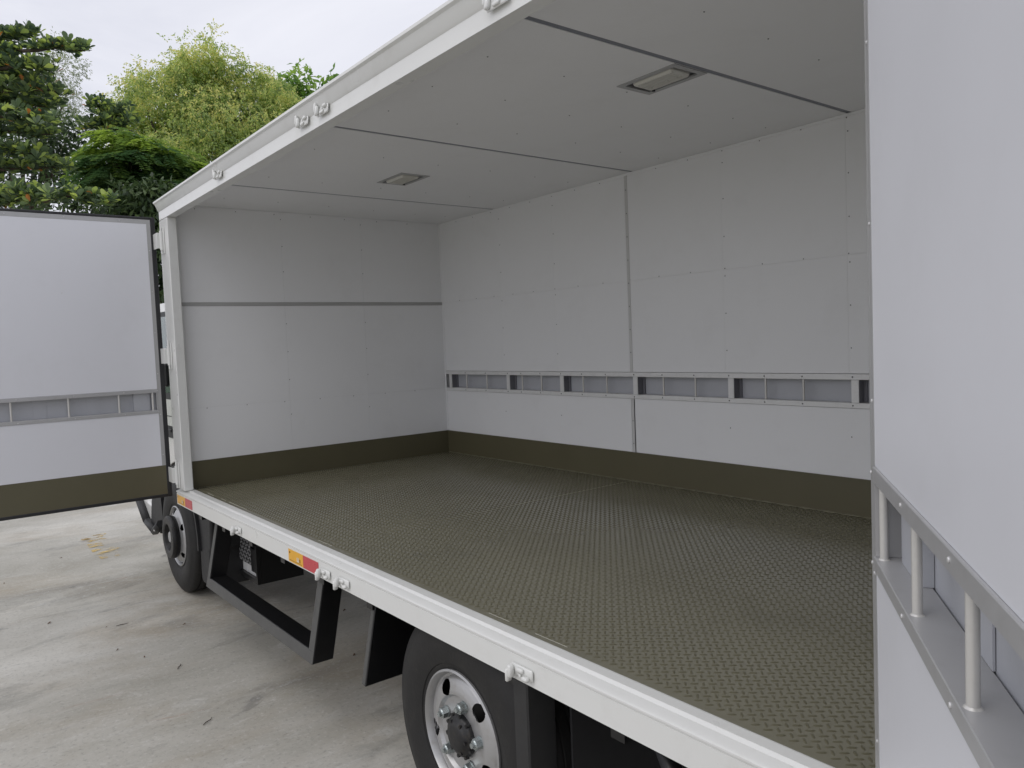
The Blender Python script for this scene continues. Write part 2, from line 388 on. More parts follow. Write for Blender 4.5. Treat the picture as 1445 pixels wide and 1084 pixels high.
# worn bright seam scratches beside the sill
bm = bmesh.new(); x = 0.25
rs = random.Random(3)
while x < 4.6:
    ln = rs.uniform(0.08, 0.3)
    if rs.random() < 0.6: y_ = YS + 0.020 + rs.uniform(-.003, .003); box(bm, x, x + ln, y_, y_ + rs.uniform(.0008, .0018), ZF, ZF + 0.0008)
    x += ln + rs.uniform(0.02, 0.2)
tag(obj('edge_scratches', finish(bm, 'edge_scratches', SCUFF), truck), kind='stuff')

# --- sill: fascia, groove, sloped lip and tread edge
bm = bmesh.new()
prism_x(bm, [(0.0, 0.760), (0.0, 0.834), (0.003, 0.836), (0.003, 0.840), (-0.003, 0.842), (-0.003, 0.847), (0.002, 0.851), (0.030, 0.858), (0.036, 0.867), (0.070, 0.868), (YS, 0.8645),
             (YS, 0.78), (0.04, 0.78), (0.04, 0.760)], X0, X1)
obj('sill', finish(bm, 'sill', WHITE, 25), truck)
# --- top rail with a drip edge
bm = bmesh.new()
prism_x(bm, [(0.0, 2.645), (0.0, 2.700), (-0.006, 2.706), (-0.022, 2.745), (-0.032, 2.752), (-0.032, 2.762), (-0.024, 2.766), (-0.012, 2.778), (0.02, 2.80),
             (0.055, 2.80), (0.055, 2.645)], X0 + 0.01, X1)
obj('top_rail', finish(bm, 'top_rail', WHITE, 25), truck)
obj('roof_skin', boxmesh('roof_skin', (X0 + 0.02, X1 + 0.12, 0.057, YB + 0.09, 2.775, 2.81), WHITE), truck)
# --- front and rear side posts
for a, b in ((X0, 0.08), (4.66, X1)):
    bm = bmesh.new(); box(bm, a, b, 0.0005, 0.060, 0.869, 2.644, 0.004); obj('corner_post', finish(bm, 'corner_post', WHITE, 30), truck)
# --- outer skins that close the box
obj('front_skin', boxmesh('front_skin', (-0.10, -0.03, 0.062, YB + 0.09, 0.79, 2.774), WHITE), truck)
obj('far_side_skin', boxmesh('far_side_skin', (-0.029, XR + 0.03, YB + 0.075, YB + 0.089, 0.79, 2.774), WHITE), truck)
obj('rear_skin', boxmesh('rear_skin', (XR + 0.02, XR + 0.07, 0.0, YB + 0.074, 0.76, 2.774), WHITE), truck)
obj('rear_panel', boxmesh('rear_panel', (XR, XR + 0.018, 0.062, YB - 0.002, ZF + 0.002, ZC), PANEL), truck)
obj('side_return', boxmesh('side_return', (X1 + 0.001, XR + 0.019, 0.0, 0.06, 0.76, 2.774), WHITE), truck)

# --- front wall panels (inner face at x = 0)
g = 0.0004
obj('front_wall_backing', boxmesh('front_wall_backing', (-0.028, -0.006, 0.061, YB + 0.07, ZF - 0.02, ZC + 0.02), BACKING), truck)
cols = [0.061, 0.78, 1.405, YB - 0.001]
for (z0, z1) in ((1.046, 1.400), (1.400, 2.078), (2.103, ZC - 0.001)):
    for y0, y1 in zip(cols[:-1], cols[1:]):
        obj('front_wall_panel', boxmesh('front_wall_panel', (-0.005, 0.0, y0 + g, y1 - g, z0 + g, z1 - g), PANEL), truck)
obj('cover_strip', boxmesh('cover_strip', (-0.004, 0.003, 0.061, YB - 0.001, 2.079, 2.102), FSTRIP), truck)
obj('skirting', boxmesh('skirting', (-0.004, 0.004, 0.061, YB - 0.005, ZF + 0.001, 1.0455), OLIVE), truck)
pts = []
for z in (2.32, 2.50, 2.69, 1.95, 1.75, 1.55, 1.30): pts += [(0.0, 0.785, z), (0.0, 1.41, z)]
for y in np.arange(0.2, 2.0, 0.27): pts += [(0.0, y, 2.722), (0.0, y, 1.394)]
obj('rivets', dots(pts, (1, 0, 0), 0.0034), truck)
# --- far side wall panels (inner face at y = YB) and its lashing rail
ZR0, ZR1 = 1.378, 1.537
obj('far_wall_backing', boxmesh('far_wall_backing', (-0.02, XR, YB + 0.062, YB + 0.074, ZF - 0.02, ZC + 0.02), BACKING), truck)
xc = [0.001, 0.794, 1.392, 2.066, 2.768, 3.463, 4.15, XR - 0.001]
for (z0, z1) in ((1.540, 2.094), (2.094, ZC - 0.001)):
    for a, b in zip(xc[:-1], xc[1:]):
        obj('far_wall_panel', boxmesh('far_wall_panel', (a + g * .7, b - g * .7, YB, YB + 0.02, z0 + g * .7, z1 - g * .7), PANEL), truck)
for a, b in ((0.001, 2.066), (2.098, XR - 0.001)):
    obj('far_wall_panel', boxmesh('far_wall_panel', (a, b, YB, YB + 0.02, 1.046, 1.375), PANEL), truck)
for z0, z1 in ((1.038, 1.376), (1.539, ZC - 0.001)):
    obj('cover_strip', boxmesh('cover_strip', (2.070, 2.092, YB - 0.003, YB - 0.0003, z0, z1), CSTRIP, 0.0008), truck)
obj('skirting', boxmesh('skirting', (0.005, XR - 0.001, YB - 0.006, YB + 0.02, ZF + 0.001, 1.0455), OLIVE), truck)
bm = bmesh.new(); n = 160
for i in range(n):
    a = 0.01 + (XR - 0.02) * i / n; b = 0.01 + (XR - 0.02) * (i + 1) / n
    cyl(bm, (a, YB - 0.008, ZF + 0.003), (b, YB - 0.008 , ZF + 0.003), 0.0035 + 0.0015 * math.sin(i * 1.7), 0.0035 + 0.0015 * math.sin(i * 1.7 + 1.7), 6, False)
obj('weld_bead', finish(bm, 'weld_bead', BEAD), truck)
pts = []
for x in xc[1:-1]:
    for z in (1.66, 1.86, 2.06, 2.27, 2.47, 2.66): pts.append((x + 0.012, YB, z))
for x in np.arange(0.25, 4.8, 0.23): pts += [(x, YB, 2.722), (x, YB, 2.10)]
for x in (0.8, 1.42, 2.79, 3.47): pts += [(x, YB, 1.24)]
obj('rivets', dots(pts, (0, -1, 0), 0.0034), truck)
for z0, z1 in ((0, 1), (1, 2)): pass
obj('rivets', dots([(2.082, YB - 0.004, z) for z in np.arange(1.1, 2.7, 0.14) if not 1.37 < z < 1.55], (0, -1, 0), 0.004), truck)
# corner beads between walls and ceiling
bm = bmesh.new(); box(bm, 0.0, 0.012, YB - 0.006, YB, 1.05, ZC - 0.001); obj('corner_trim', finish(bm, 'corner_trim', PANEL), truck)
bm = bmesh.new(); box(bm, 0.012, XR - 0.002, YB - 0.006, YB - 0.0002, ZC - 0.014, ZC - 0.001); obj('corner_trim', finish(bm, 'corner_trim', PANEL), truck)
bm = bmesh.new(); box(bm, 0.0002, 0.006, 0.062, YB - 0.007, ZC - 0.013, ZC - 0.001); obj('corner_trim', finish(bm, 'corner_trim', PANEL), truck)
rail = obj('lashing_rail', boxmesh('lashing_rail', (0.004, XR - 0.004, YB + 0.055, YB + 0.060, ZR0, ZR1), RECESS), truck)
obj('rail_flange', boxmesh('rail_flange', (0.013, XR - 0.004, YB - 0.004, YB + 0.052, 1.5105, 1.538), RAILM, 0.0015), rail)
obj('rail_flange', boxmesh('rail_flange', (0.013, XR - 0.004, YB - 0.004, YB + 0.052, 1.3765, 1.402), RAILM, 0.0015), rail)
def stud_mesh():
    bm = bmesh.new()
    box(bm, -0.033, 0.002, 0.0, 0.003, 1.403, 1.5095); box(bm, -0.033, -0.030, 0.003, 0.054, 1.403, 1.5095); box(bm, -0.001, 0.002, 0.0035, 0.054, 1.403, 1.5095)
    return finish(bm, 'rail_stud', RAILM)
def stud_shade_mesh():
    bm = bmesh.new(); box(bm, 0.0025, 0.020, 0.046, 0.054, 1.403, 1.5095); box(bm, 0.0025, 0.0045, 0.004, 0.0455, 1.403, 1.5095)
    return finish(bm, 'stud_shade', STUDSHADE)
STUDSHADE = paint('stud_shade_dark', (0.17, 0.17, 0.19), 0.6)  # dark strips beside the studs stand in for shade in the hollow
sm = stud_mesh(); wm = stud_shade_mesh()
for x in (0.085, 0.855, 1.45, 2.122, 2.815, 3.505, 4.2, 4.88): obj('rail_stud', sm, rail, (x, YB, 0)); obj('stud_shade', wm, rail, (x, YB, 0))
bm = bmesh.new(); cyl(bm, (0, 0, 1.403), (0, 0, 1.5095), 0.0062, None, 12); rodm = finish(bm, 'rail_rod', ROD, 40)
for x in (0.291, 0.563, 0.998, 1.213, 1.637, 1.856, 2.323, 2.556, 3.008, 3.222, 3.75, 3.98, 4.42, 4.66): obj('rail_rod', rodm, rail, (x, YB + 0.009, 0))
pts = []
for x in (0.291, 0.563, 0.84, 0.998, 1.213, 1.43, 1.637, 1.856, 2.1, 2.323, 2.556, 2.79, 3.008, 3.222, 3.48, 3.75): pts += [(x, YB - 0.004, 1.524), (x, YB - 0.004, 1.389)]
obj('rivets', dots(pts, (0, -1, 0), 0.0045, 0.003), rail)

# --- ceiling panels with two recessed lamps
strips = [0.744, 2.135, 3.485]
lamps = [(1.195, 1.480, 0.921, 1.105), (3.185, 3.468, 0.914, 1.096)]
edges = [0.001] + strips + [XR - 0.001]
for k, (a, b) in enumerate(zip(edges[:-1], edges[1:])):
    a2 = a + (0.0125 if k > 0 else 0); b2 = b - (0.0125 if k < 3 else 0)
    bm = bmesh.new(); hole = [l_ for l_ in lamps if a2 < l_[0] and l_[1] < b2 + 0.001]
    if hole:
        hx0, hx1, hy0, hy1 = hole[0]
        xs = [a2, hx0, hx1, b2]; ys = [0.057, hy0, hy1, YB - 0.001]
        if hx1 > b2 - 0.003: xs = [a2, hx0, b2]
        for i in range(len(xs) - 1):
            for j in range(3):
                if i == 1 and j == 1: continue
                box(bm, xs[i], xs[i + 1], ys[j], ys[j + 1], ZC, ZC + 0.006)
        bmesh.ops.remove_doubles(bm, verts=bm.verts, dist=1e-5)
        # drop the inner walls between the boxes
        dead = [f for f in bm.faces if abs(f.normal.z) < 0.5 and all(len(e.link_faces) > 2 for e in f.edges if abs((e.verts[0].co - e.verts[1].co).z) < 1e-6)]
        bmesh.ops.delete(bm, geom=list(set(dead)), context='FACES_ONLY')
    else:
        box(bm, a2, b2, 0.057, YB - 0.001, ZC, ZC + 0.006)
    obj('ceiling_panel', finish(bm, 'ceiling_panel', PANEL), truck)
for x in strips: obj('ceiling_strip', boxmesh('ceiling_strip', (x - 0.0122, x + 0.0122, 0.057, YB - 0.003, ZC + 0.002, ZC + 0.012), STRIP), truck)
bm = bmesh.new(); box(bm, 0.0, XR, 0.056, YB + 0.06, ZC + 0.022, ZC + 0.034)
obj('roof_insulation', finish(bm, 'roof_insulation', BACKING), truck)
for hx0, hx1, hy0, hy1 in lamps:
    fx = 0.020
    bm = bmesh.new()
    box(bm, hx0, hx1, hy0, hy1, ZC + 0.016, ZC + 0.019)                                   # recess top
    lamp = obj('ceiling_lamp', finish(bm, 'ceiling_lamp', RECESS), truck)
    bm = bmesh.new()
    box(bm, hx0 - 0.004, hx1 + 0.004, hy0 - 0.004, hy0 + fx, ZC - 0.003, ZC + 0.004); box(bm, hx0 - 0.004, hx1 + 0.004, hy1 - fx, hy1 + 0.004, ZC - 0.003, ZC + 0.004)
    box(bm, hx0 - 0.004, hx0 + fx, hy0 + fx, hy1 - fx, ZC - 0.003, ZC + 0.004); box(bm, hx1 - fx, hx1 + 0.004, hy0 + fx, hy1 - fx, ZC - 0.003, ZC + 0.004)
    obj('lamp_frame', finish(bm, 'lamp_frame', TRIM), lamp)
    bm = bmesh.new()
    box(bm, hx0 + 0.05, hx1 - 0.035, hy0 + 0.026, hy1 - 0.045, ZC - 0.012, ZC + 0.014, 0.008)
    obj('lens', finish(bm, 'lens', LENS, 30), lamp)
    bm = bmesh.new()
    for t in np.linspace(0.06, 0.94, 14):
        x = hx0 + 0.058 + (hx1 - hx0 - 0.101) * t
        box(bm, x - 0.002, x + 0.002, hy0 + 0.036, hy1 - 0.055, ZC - 0.0135, ZC - 0.0122)
    obj('lens_rib', finish(bm, 'lens_rib', LENS), lamp)
    bm = bmesh.new()
    box(bm, hx0 + fx + 0.002, hx0 + 0.046, hy0 + 0.03, hy1 - 0.05, ZC + 0.003, ZC + 0.013); box(bm, hx0 + 0.05, hx0 + 0.058, hy1 - 0.040, hy1 - 0.030, ZC - 0.012, ZC + 0.014)
    obj('lamp_bracket', finish(bm, 'lamp_bracket', BLACK), lamp)
pts = []
for x in (0.35, 1.05, 1.75, 2.45, 2.8, 3.15, 3.8, 4.3):
    for y in (0.3, 0.65, 1.0, 1.35, 1.7, 1.98): pts.append((x + random.uniform(-.02, .02), y + random.uniform(-.02, .02), ZC))
pts = [p for p in pts if not any(l_[0] - .03 < p[0] < l_[1] + .03 and l_[2] - .03 < p[1] < l_[3] + .03 for l_ in lamps)]
obj('rivets', dots(pts, (0, 0, -1), 0.0034), truck)

# --- lock keepers on the sill and on the top rail
def keeper_mesh(up=1):
    bm = bmesh.new()
    box(bm, -0.062, 0.062, -0.010, 0.004, -0.024, 0.024, 0.006)
    box(bm, -0.060, -0.036, -0.040, -0.008, -0.034 * 1, 0.020, 0.007)
    box(bm, -0.066, -0.050, -0.046, -0.012, -0.052, 0.004, 0.006)
    box(bm, -0.020, 0.020, -0.026, -0.008, 0.000, 0.020, 0.005)
    box(bm, 0.018, 0.052, -0.034, -0.008, -0.024, -0.004, 0.006)
    cyl(bm, (0.0, -0.012, -0.010), (0.0, -0.020, -0.010), 0.007, None, 8)
    for v in bm.verts: v.co.x *= 0.80; v.co.y *= (0.62 if up > 0 else 0.45); v.co.z *= up * 0.72
    return finish(bm, 'lock_keeper', WHITE, 50)
km, kt = keeper_mesh(1), keeper_mesh(-1)
for x in (1.13, 2.25, 2.43, 3.60): obj('lock_keeper', km, truck, (x, -0.004, 0.795))
for x in (1.18, 2.29, 2.48, 3.62): obj('lock_keeper', kt, truck, (x, -0.008, 2.690), (math.radians(-6), 0, 0))

# --- reflector tapes with a small approval print
def tape(xa, xm, xb, zt):
    t = obj('reflector_tape', boxmesh('reflector_tape', (xa, xm, -0.0022, -0.0005, zt - 0.058, zt), YELLOW), truck)
    obj('red_tape', boxmesh('red_tape', (xm + 0.001, xb, -0.0022, -0.0005, zt - 0.058, zt), RED), t)
    w = xm - xa; bm = bmesh.new(); c = xa + w * 0.66; z = zt - 0.034
    box(bm, c - 0.012, c - 0.005, -0.0032, -0.0023, z - 0.010, z + 0.010); box(bm, c + 0.003, c + 0.010, -0.0032, -0.0023, z - 0.010, z + 0.010)
    box(bm, c - 0.005, c + 0.003, -0.0032, -0.0023, z - 0.010, z - 0.004)
    obj('printed_mark', finish(bm, 'printed_mark', SILVERINK), t)
    bm = bmesh.new(); box(bm, c + 0.019, c + 0.026, -0.0032, -0.0023, z - 0.010, z + 0.006); box(bm, xa + 0.012, xa + 0.022, -0.0032, -0.0023, zt - 0.018, zt - 0.010)
    box(bm, xa + 0.012, xm - 0.015, -0.0031, -0.0023, zt - 0.0505, zt - 0.049)
    obj('printed_text', finish(bm, 'printed_text', INK), t)
tape(-0.095, 0.09, 0.245, 0.826); tape(1.835, 2.005, 2.172, 0.824)

# --- doors. built in a local frame: u runs from the hinge edge outwards, n is the inner face normal, z up
def make_door(label, T, width, rods, seal_w, z0=0.815, z1=2.668):
    def bx(name, m, u0, u1, n0, n1, a, b, parent, bev=0.0):
        bm = bmesh.new(); box(bm, u0, u1, n0, n1, a, b, bev); bm.transform(T); return obj(name, finish(bm, name, m), parent)
    th = -0.062
    d = bx('door', WHITE, 0.012, width - 0.012, th, th + 0.006, z0 + 0.012, z1 - 0.012, truck)
    d['label'] = label
    # insulation core behind the panels
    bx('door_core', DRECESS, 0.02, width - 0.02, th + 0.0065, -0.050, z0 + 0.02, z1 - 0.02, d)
    # rubber seal
    sw = max(seal_w, 0.016)
    if seal_w: bx('seal', SEAL, 0.016 - sw, 0.016, th - 0.004, 0.004, z0, z1, d, 0.003)
    else: bx('edge_trim', TRIM, 0.002, 0.0155, th, 0.001, z0, z1, d, 0.001)
    bx('seal', SEAL, width - 0.016, width, th - 0.004, 0.004, z0, z1, d, 0.003)
    bx('seal', SEAL, 0.0163, width - 0.0163, th - 0.004, 0.004, z0, z0 + 0.02, d, 0.003); bx('seal', SEAL, 0.0163, width - 0.0163, th - 0.004, 0.004, z1 - 0.016, z1, d, 0.003)
    # metal edging
    zs = 1.027
    bx('edge_trim', TRIM, 0.0165, 0.040, -0.049, 0.001, zs + 0.001, z1 - 0.017, d); bx('edge_trim', TRIM, width - 0.040, width - 0.0165, -0.049, 0.001, zs + 0.001, z1 - 0.017, d)
    bx('edge_trim', TRIM, 0.0402, width - 0.0402, -0.049, 0.001, z1 - 0.045, z1 - 0.017, d)
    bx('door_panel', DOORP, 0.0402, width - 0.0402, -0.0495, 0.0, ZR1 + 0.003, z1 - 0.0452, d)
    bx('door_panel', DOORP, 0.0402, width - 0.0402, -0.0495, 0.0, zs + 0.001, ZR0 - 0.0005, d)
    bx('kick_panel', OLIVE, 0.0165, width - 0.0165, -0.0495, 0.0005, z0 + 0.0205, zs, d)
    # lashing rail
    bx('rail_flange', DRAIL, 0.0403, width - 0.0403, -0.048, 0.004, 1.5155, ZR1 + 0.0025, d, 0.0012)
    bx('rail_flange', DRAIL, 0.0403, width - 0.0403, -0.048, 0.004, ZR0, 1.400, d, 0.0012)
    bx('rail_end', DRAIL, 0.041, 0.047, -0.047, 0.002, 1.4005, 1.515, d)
    rm = bmesh.new(); cyl(rm, (0, 0, 1.396), (0, 0, 1.519), 0.0062, None, 16); cyl(rm, (0, 0, 1.3995), (0, 0, 1.402), 0.0092, 0.0065, 12); rm = finish(rm, 'rail_rod', ROD, 40)
    for u in rods:
        o = obj('rail_rod', rm, d); p = T @ Vector((u, -0.008, 0)); o.location = (p.x, p.y, 0)
    # stiffeners behind the rods
    sp = [(rods[i] + rods[i + 1]) / 2 for i in range(len(rods) - 1)]
    for i, u in enumerate(sp):
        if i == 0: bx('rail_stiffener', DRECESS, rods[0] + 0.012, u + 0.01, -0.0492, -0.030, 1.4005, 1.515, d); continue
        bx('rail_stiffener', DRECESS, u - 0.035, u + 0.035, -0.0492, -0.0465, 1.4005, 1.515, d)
    pts = []
    for u in rods: pts += [(u - 0.03, 0.0038, 1.529), (u - 0.03, 0.0038, 1.387)]
    for u in np.arange(0.2, width, 0.31): pts.append((u, 0.001, z1 - 0.03))
    for z in np.arange(1.1, 2.6, 0.27): pts.append((0.030, 0.001, z))
    if seal_w:
        for u in (0.55, 0.93): pts += [(u, 0.0, 2.17)]
    bm = bmesh.new()
    for p in pts: cyl(bm, p, (p[0], p[1] + 0.002, p[2]), 0.0036, 0.0024, 8)
    bm.transform(T); obj('rivets', finish(bm, 'rivets', RIVETL), d)
    return d
# front leaf: stands square to the body; u = -Y, n = +X
T1 = Matrix(((0, 1, 0, -0.125), (-1, 0, 0, -0.036), (0, 0, 1, 0), (0, 0, 0, 1)))
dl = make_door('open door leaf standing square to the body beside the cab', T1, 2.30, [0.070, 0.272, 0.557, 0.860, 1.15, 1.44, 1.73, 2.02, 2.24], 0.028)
# rear leaf: swung wide; u = (.571,-.821), n = (-.821,-.571)
ux, uy = 0.5708, -0.8211
nx, ny = -0.8211, -0.5708
T2 = Matrix(((ux, nx, 0, 4.716), (uy, ny, 0, -0.155), (0, 0, 1, 0), (0, 0, 0, 1)))
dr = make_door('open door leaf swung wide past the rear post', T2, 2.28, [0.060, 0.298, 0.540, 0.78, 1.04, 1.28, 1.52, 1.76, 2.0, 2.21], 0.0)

# --- hinges on the front post (leaf to the door edge, pin, back plate)
def hinge_mesh():
    bm = bmesh.new()
    box(bm, -0.060, 0.012, -0.006, -0.001, -0.085, 0.085, 0.0015)           # back plate on the post
    cyl(bm, (-0.02, -0.014, -0.062), (-0.02, -0.014, 0.062), 0.010, None, 12)  # knuckle
    cyl(bm, (-0.02, -0.014, -0.085), (-0.02, -0.014, 0.10), 0.0055, None, 8)
    box(bm, -0.122, -0.024, -0.040, -0.034, -0.050, 0.050, 0.0012)           # leaf reaching the door
    box(bm, -0.032, -0.024, -0.036, -0.012, -0.050, 0.050, 0.001)
    return finish(bm, 'hinge', WHITE, 40)
hm = hinge_mesh()
for z in (2.505, 1.755, 0.965): obj('hinge', hm, truck, (-0.005, 0.0, z))
bm = bmesh.new()
box(bm, 4.70, 4.80, -0.006, -0.001, -0.085, 0.085, 0.0015); cyl(bm, (4.765, -0.016, -0.065), (4.765, -0.016, 0.065), 0.010, None, 12)
box(bm, 4.762, 4.768, -0.20, -0.02, -0.05, 0.05, 0.001)
h2 = finish(bm, 'hinge', WHITE, 40)
for z in (2.505, 1.755, 0.965): obj('hinge', h2, truck, (0, 0, z))

# --- wheels
def tyre_mesh(R, rr, w):
    bm = bmesh.new()
    p = [(rr - 0.012, 0.012), (rr + 0.004, 0.003), (rr + 0.02, 0.0), (rr + 0.022, -0.004), (rr + 0.05, -0.014), (rr + (R - rr) * 0.5, -0.020), (R - 0.05, -0.013), (R - 0.045, -0.009),
         (R - 0.018, 0.004), (R - 0.006, 0.014), (R, 0.030), (R, 0.052), (R - 0.011, 0.055), (R - 0.011, 0.062), (R, 0.065), (R, w * 0.5 - 0.005), (R - 0.011, w * 0.5 - 0.002)]
    full = p + [(r, w - y) for r, y in reversed(p)]
    lathe_y(bm, full, 72); return finish(bm, 'tyre', RUBBER, 35)
def rim_mesh(R, disc, holes, hr, hole_r):
    """silver wheel with real hand holes cut through the disc; disc: list of (r, y)"""
    bm = bmesh.new(); seg = 90
    fl = [(R - 0.03, 0.09), (R - 0.014, 0.030), (R - 0.010, 0.008), (R, 0.004), (R + 0.001, -0.004), (R - 0.006, -0.008), (R - 0.011, -0.002), (R - 0.017, 0.022), (R - 0.024, 0.024)]
    lathe_y(bm, fl, seg)
    n = len(disc); per = seg // holes
    # fine disc rings
    rs = []
    for (ra, ya), (rb, yb) in zip(disc[:-1], disc[1:]):
        for t in np.linspace(0, 1, 4)[:-1]: rs.append((ra + (rb - ra) * t, ya + (yb - ya) * t))
    rs.append(disc[-1])
    rings = lathe_y(bm, rs, 180)
    bm.faces.ensure_lookup_table()
    dead = []
    for f in bm.faces:
        c = f.calc_center_median(); r = math.hypot(c.x, c.z)
        if r > R - 0.026: continue
        a = math.atan2(c.z, c.x)
        for k in range(holes):
            a0 = 2 * math.pi * k / holes + 0.52
            da = (a - a0 + math.pi) % (2 * math.pi) - math.pi
            if ((da * hr) / (hole_r * 1.12)) ** 2 + ((r - hr) / hole_r) ** 2 < 1: dead.append(f)
    bmesh.ops.delete(bm, geom=list(set(dead)), context='FACES')
    # snap ragged hole borders onto clean ellipses
    for v in bm.verts:
        if not v.is_boundary: continue
        r = math.hypot(v.co.x, v.co.z); a = math.atan2(v.co.z, v.co.x)
        for k in range(holes):
            a0 = 2 * math.pi * k / holes + 0.52; da = (a - a0 + math.pi) % (2 * math.pi) - math.pi
            ex, ey = da * hr / (hole_r * 1.12), (r - hr) / hole_r; q = math.hypot(ex, ey)
            if 0.5 < q < 1.5:
                r2 = hr + (r - hr) / q; a2 = a0 + da / q
                v.co.x, v.co.z = r2 * math.cos(a2), r2 * math.sin(a2)
    me = finish(bm, 'rim', RIMM, 40); return me
def nut_mesh():
    bm = bmesh.new(); cyl(bm, (0, 0, 0), (0, -0.004, 0), 0.0215, 0.0205, 16); cyl(bm, (0, -0.004, 0), (0, -0.024, 0), 0.0195, 0.0190, 6); cyl(bm, (0, -0.024, 0), (0, -0.027, 0), 0.016, 0.013, 12); cyl(bm, (0, -0.027, 0), (0, -0.036, 0), 0.010, 0.009, 10)
    me = finish(bm, 'lug_nut', ZINC)
    for p_ in me.polygons: p_.use_smooth = False
    return me
NUT = nut_mesh()
RT = 0.421; RR = 0.222
TY_R = tyre_mesh(RT, RR, 0.205)
RIM_R = rim_mesh(RR, [(RR - 0.024, 0.024), (0.188, 0.010), (0.170, 0.002), (0.150, -0.004), (0.138, -0.003), (0.132, 0.004), (0.128, 0.009), (0.070, 0.010), (0.055, 0.012)], 5, 0.163, 0.027)
RIM_F = rim_mesh(RR, [(RR - 0.024, 0.024), (0.195, 0.006), (0.180, -0.006), (0.160, -0.014), (0.150, -0.020), (0.135, -0.024), (0.10, -0.024), (0.05, -0.02)], 5, 0.180, 0.022)
bm = bmesh.new(); lathe_y(bm, [(RR - 0.03, 0.02), (RR - 0.035, 0.06), (0.17, 0.10), (0.08, 0.11), (0.0, 0.11)], 40); INNER = finish(bm, 'drum', BLACK)
def rear_hub():
    bm = bmesh.new()
    rg = lathe_y(bm, [(0.072, 0.012), (0.072, -0.002), (0.066, -0.010), (0.058, -0.012), (0.052, -0.020), (0.040, -0.026), (0.020, -0.028), (0.0005, -0.028)], 28)
    for k in range(10):
        a = 2 * math.pi * k / 10 + 0.2; x, z = 0.067 * math.cos(a), 0.067 * math.sin(a)
        cyl(bm, (x * 1.06, 0.005, z * 1.06), (x * 1.06, -0.010, z * 1.06), 0.0075, 0.0065, 8)
    for k in range(6):
        a = 2 * math.pi * k / 6; x, z = 0.048 * math.cos(a), 0.048 * math.sin(a)
        cyl(bm, (x * 1.1, -0.012, z * 1.1), (x * 1.1, -0.022, z * 1.1), 0.006, None, 6)
    return finish(bm, 'hub', HUBM, 40)
def front_hub():
    bm = bmesh.new()
    lathe_y(bm, [(0.150, -0.02), (0.158, -0.035), (0.158, -0.062), (0.150, -0.072), (0.110, -0.076), (0.098, -0.070), (0.090, -0.045), (0.085, -0.030), (0.06, -0.028), (0.0005, -0.028)], 40)
    return finish(bm, 'hub', HUBM, 40)
def front_cap():
    bm = bmesh.new(); lathe_y(bm, [(0.046, -0.028), (0.044, -0.052), (0.036, -0.060), (0.0005, -0.062)], 24); return finish(bm, 'hub_cap', TRIM, 40)
HUB_R, HUB_F, CAP_F = rear_hub(), front_hub(), front_cap()
def wheel(x, y, front, rz=0.0, spin=0.0):
    w = obj('wheel', INNER, truck, (x, y, RT), (0, 0, rz))
    obj('tyre', TY_R, w, (x, y, RT), (0, 0, rz)); obj('rim', RIM_F if front else RIM_R, w, (x, y, RT), (0, spin, rz) if rz == 0 else (0, 0, rz))
    obj('hub', HUB_F if front else HUB_R, w, (x, y, RT), (0, 0, rz))
    if front: obj('hub_cap', CAP_F, w, (x, y, RT), (0, 0, rz))
    else:
        s = -1 if rz else 1
        for k in range(5):
            a = math.radians(8 + 72 * k)
            obj('lug_nut', NUT, w, (x + 0.105 * math.cos(a), y + s * 0.008, RT + 0.105 * math.sin(a)), (0, a * 0.7, rz))
wheel(3.177, 0.046, False, 0.0, math.radians(-17)); wheel(-0.66, 0.125, True)
obj('inner_tyre', TY_R, truck, (3.177, 0.285, RT)); 
wheel(3.177, 2.16, False, math.pi); wheel(-0.66, 2.08, True, math.pi)
obj('inner_tyre', TY_R, truck, (3.177, 1.73, RT))
bm = bmesh.new(); cyl(bm, (3.177, 0.16, RT), (3.177, 2.04, RT), 0.06, None, 16); cyl(bm, (3.177, 0.95, RT), (3.177, 1.25, RT), 0.19, None, 20); obj('rear_axle', finish(bm, 'rear_axle', BLACK), truck)
bm = bmesh.new(); cyl(bm, (-0.66, 0.22, RT), (-0.66, 1.98, RT), 0.045, None, 12); obj('front_axle', finish(bm, 'front_axle', BLACK), truck)

# --- chassis and underbody
for y in (0.72, 1.36): obj('chassis_rail', boxmesh('chassis_rail', (-2.1, 4.95, y - 0.035, y + 0.035, 0.50, 0.70), BLACK, 0.006), truck)
for x in np.arange(0.25, 4.9, 0.46): obj('cross_member', boxmesh('cross_member', (x - 0.025, x + 0.025, 0.045, YB + 0.07, 0.702, 0.775), BLACK), truck)
obj('subfloor', boxmesh('subfloor', (-0.02, XR, 0.042, YB + 0.072, 0.776, 0.812), BLACK), truck)
obj('fuel_tank', boxmesh('fuel_tank', (0.75, 1.55, 1.45, 1.95, 0.33, 0.68), BLACK, 0.04), truck)
obj('air_tank', boxmesh('air_tank', (0.42, 1.30, 0.62, 0.68, 0.36, 0.62), BLACK, 0.015), truck)
bm = bmesh.new(); cyl(bm, (-0.3, 1.04, 0.52), (3.0, 1.04, 0.42), 0.045, None, 12); obj('drive_shaft', finish(bm, 'drive_shaft', BLACK), truck)
for x in (2.55, 3.80):
    bm = bmesh.new(); cyl(bm, (3.177, 0.62, RT + 0.08), (x, 0.62, 0.50), 0.03, 0.025, 8); obj('leaf_spring', finish(bm, 'leaf_spring', BLACK), truck)

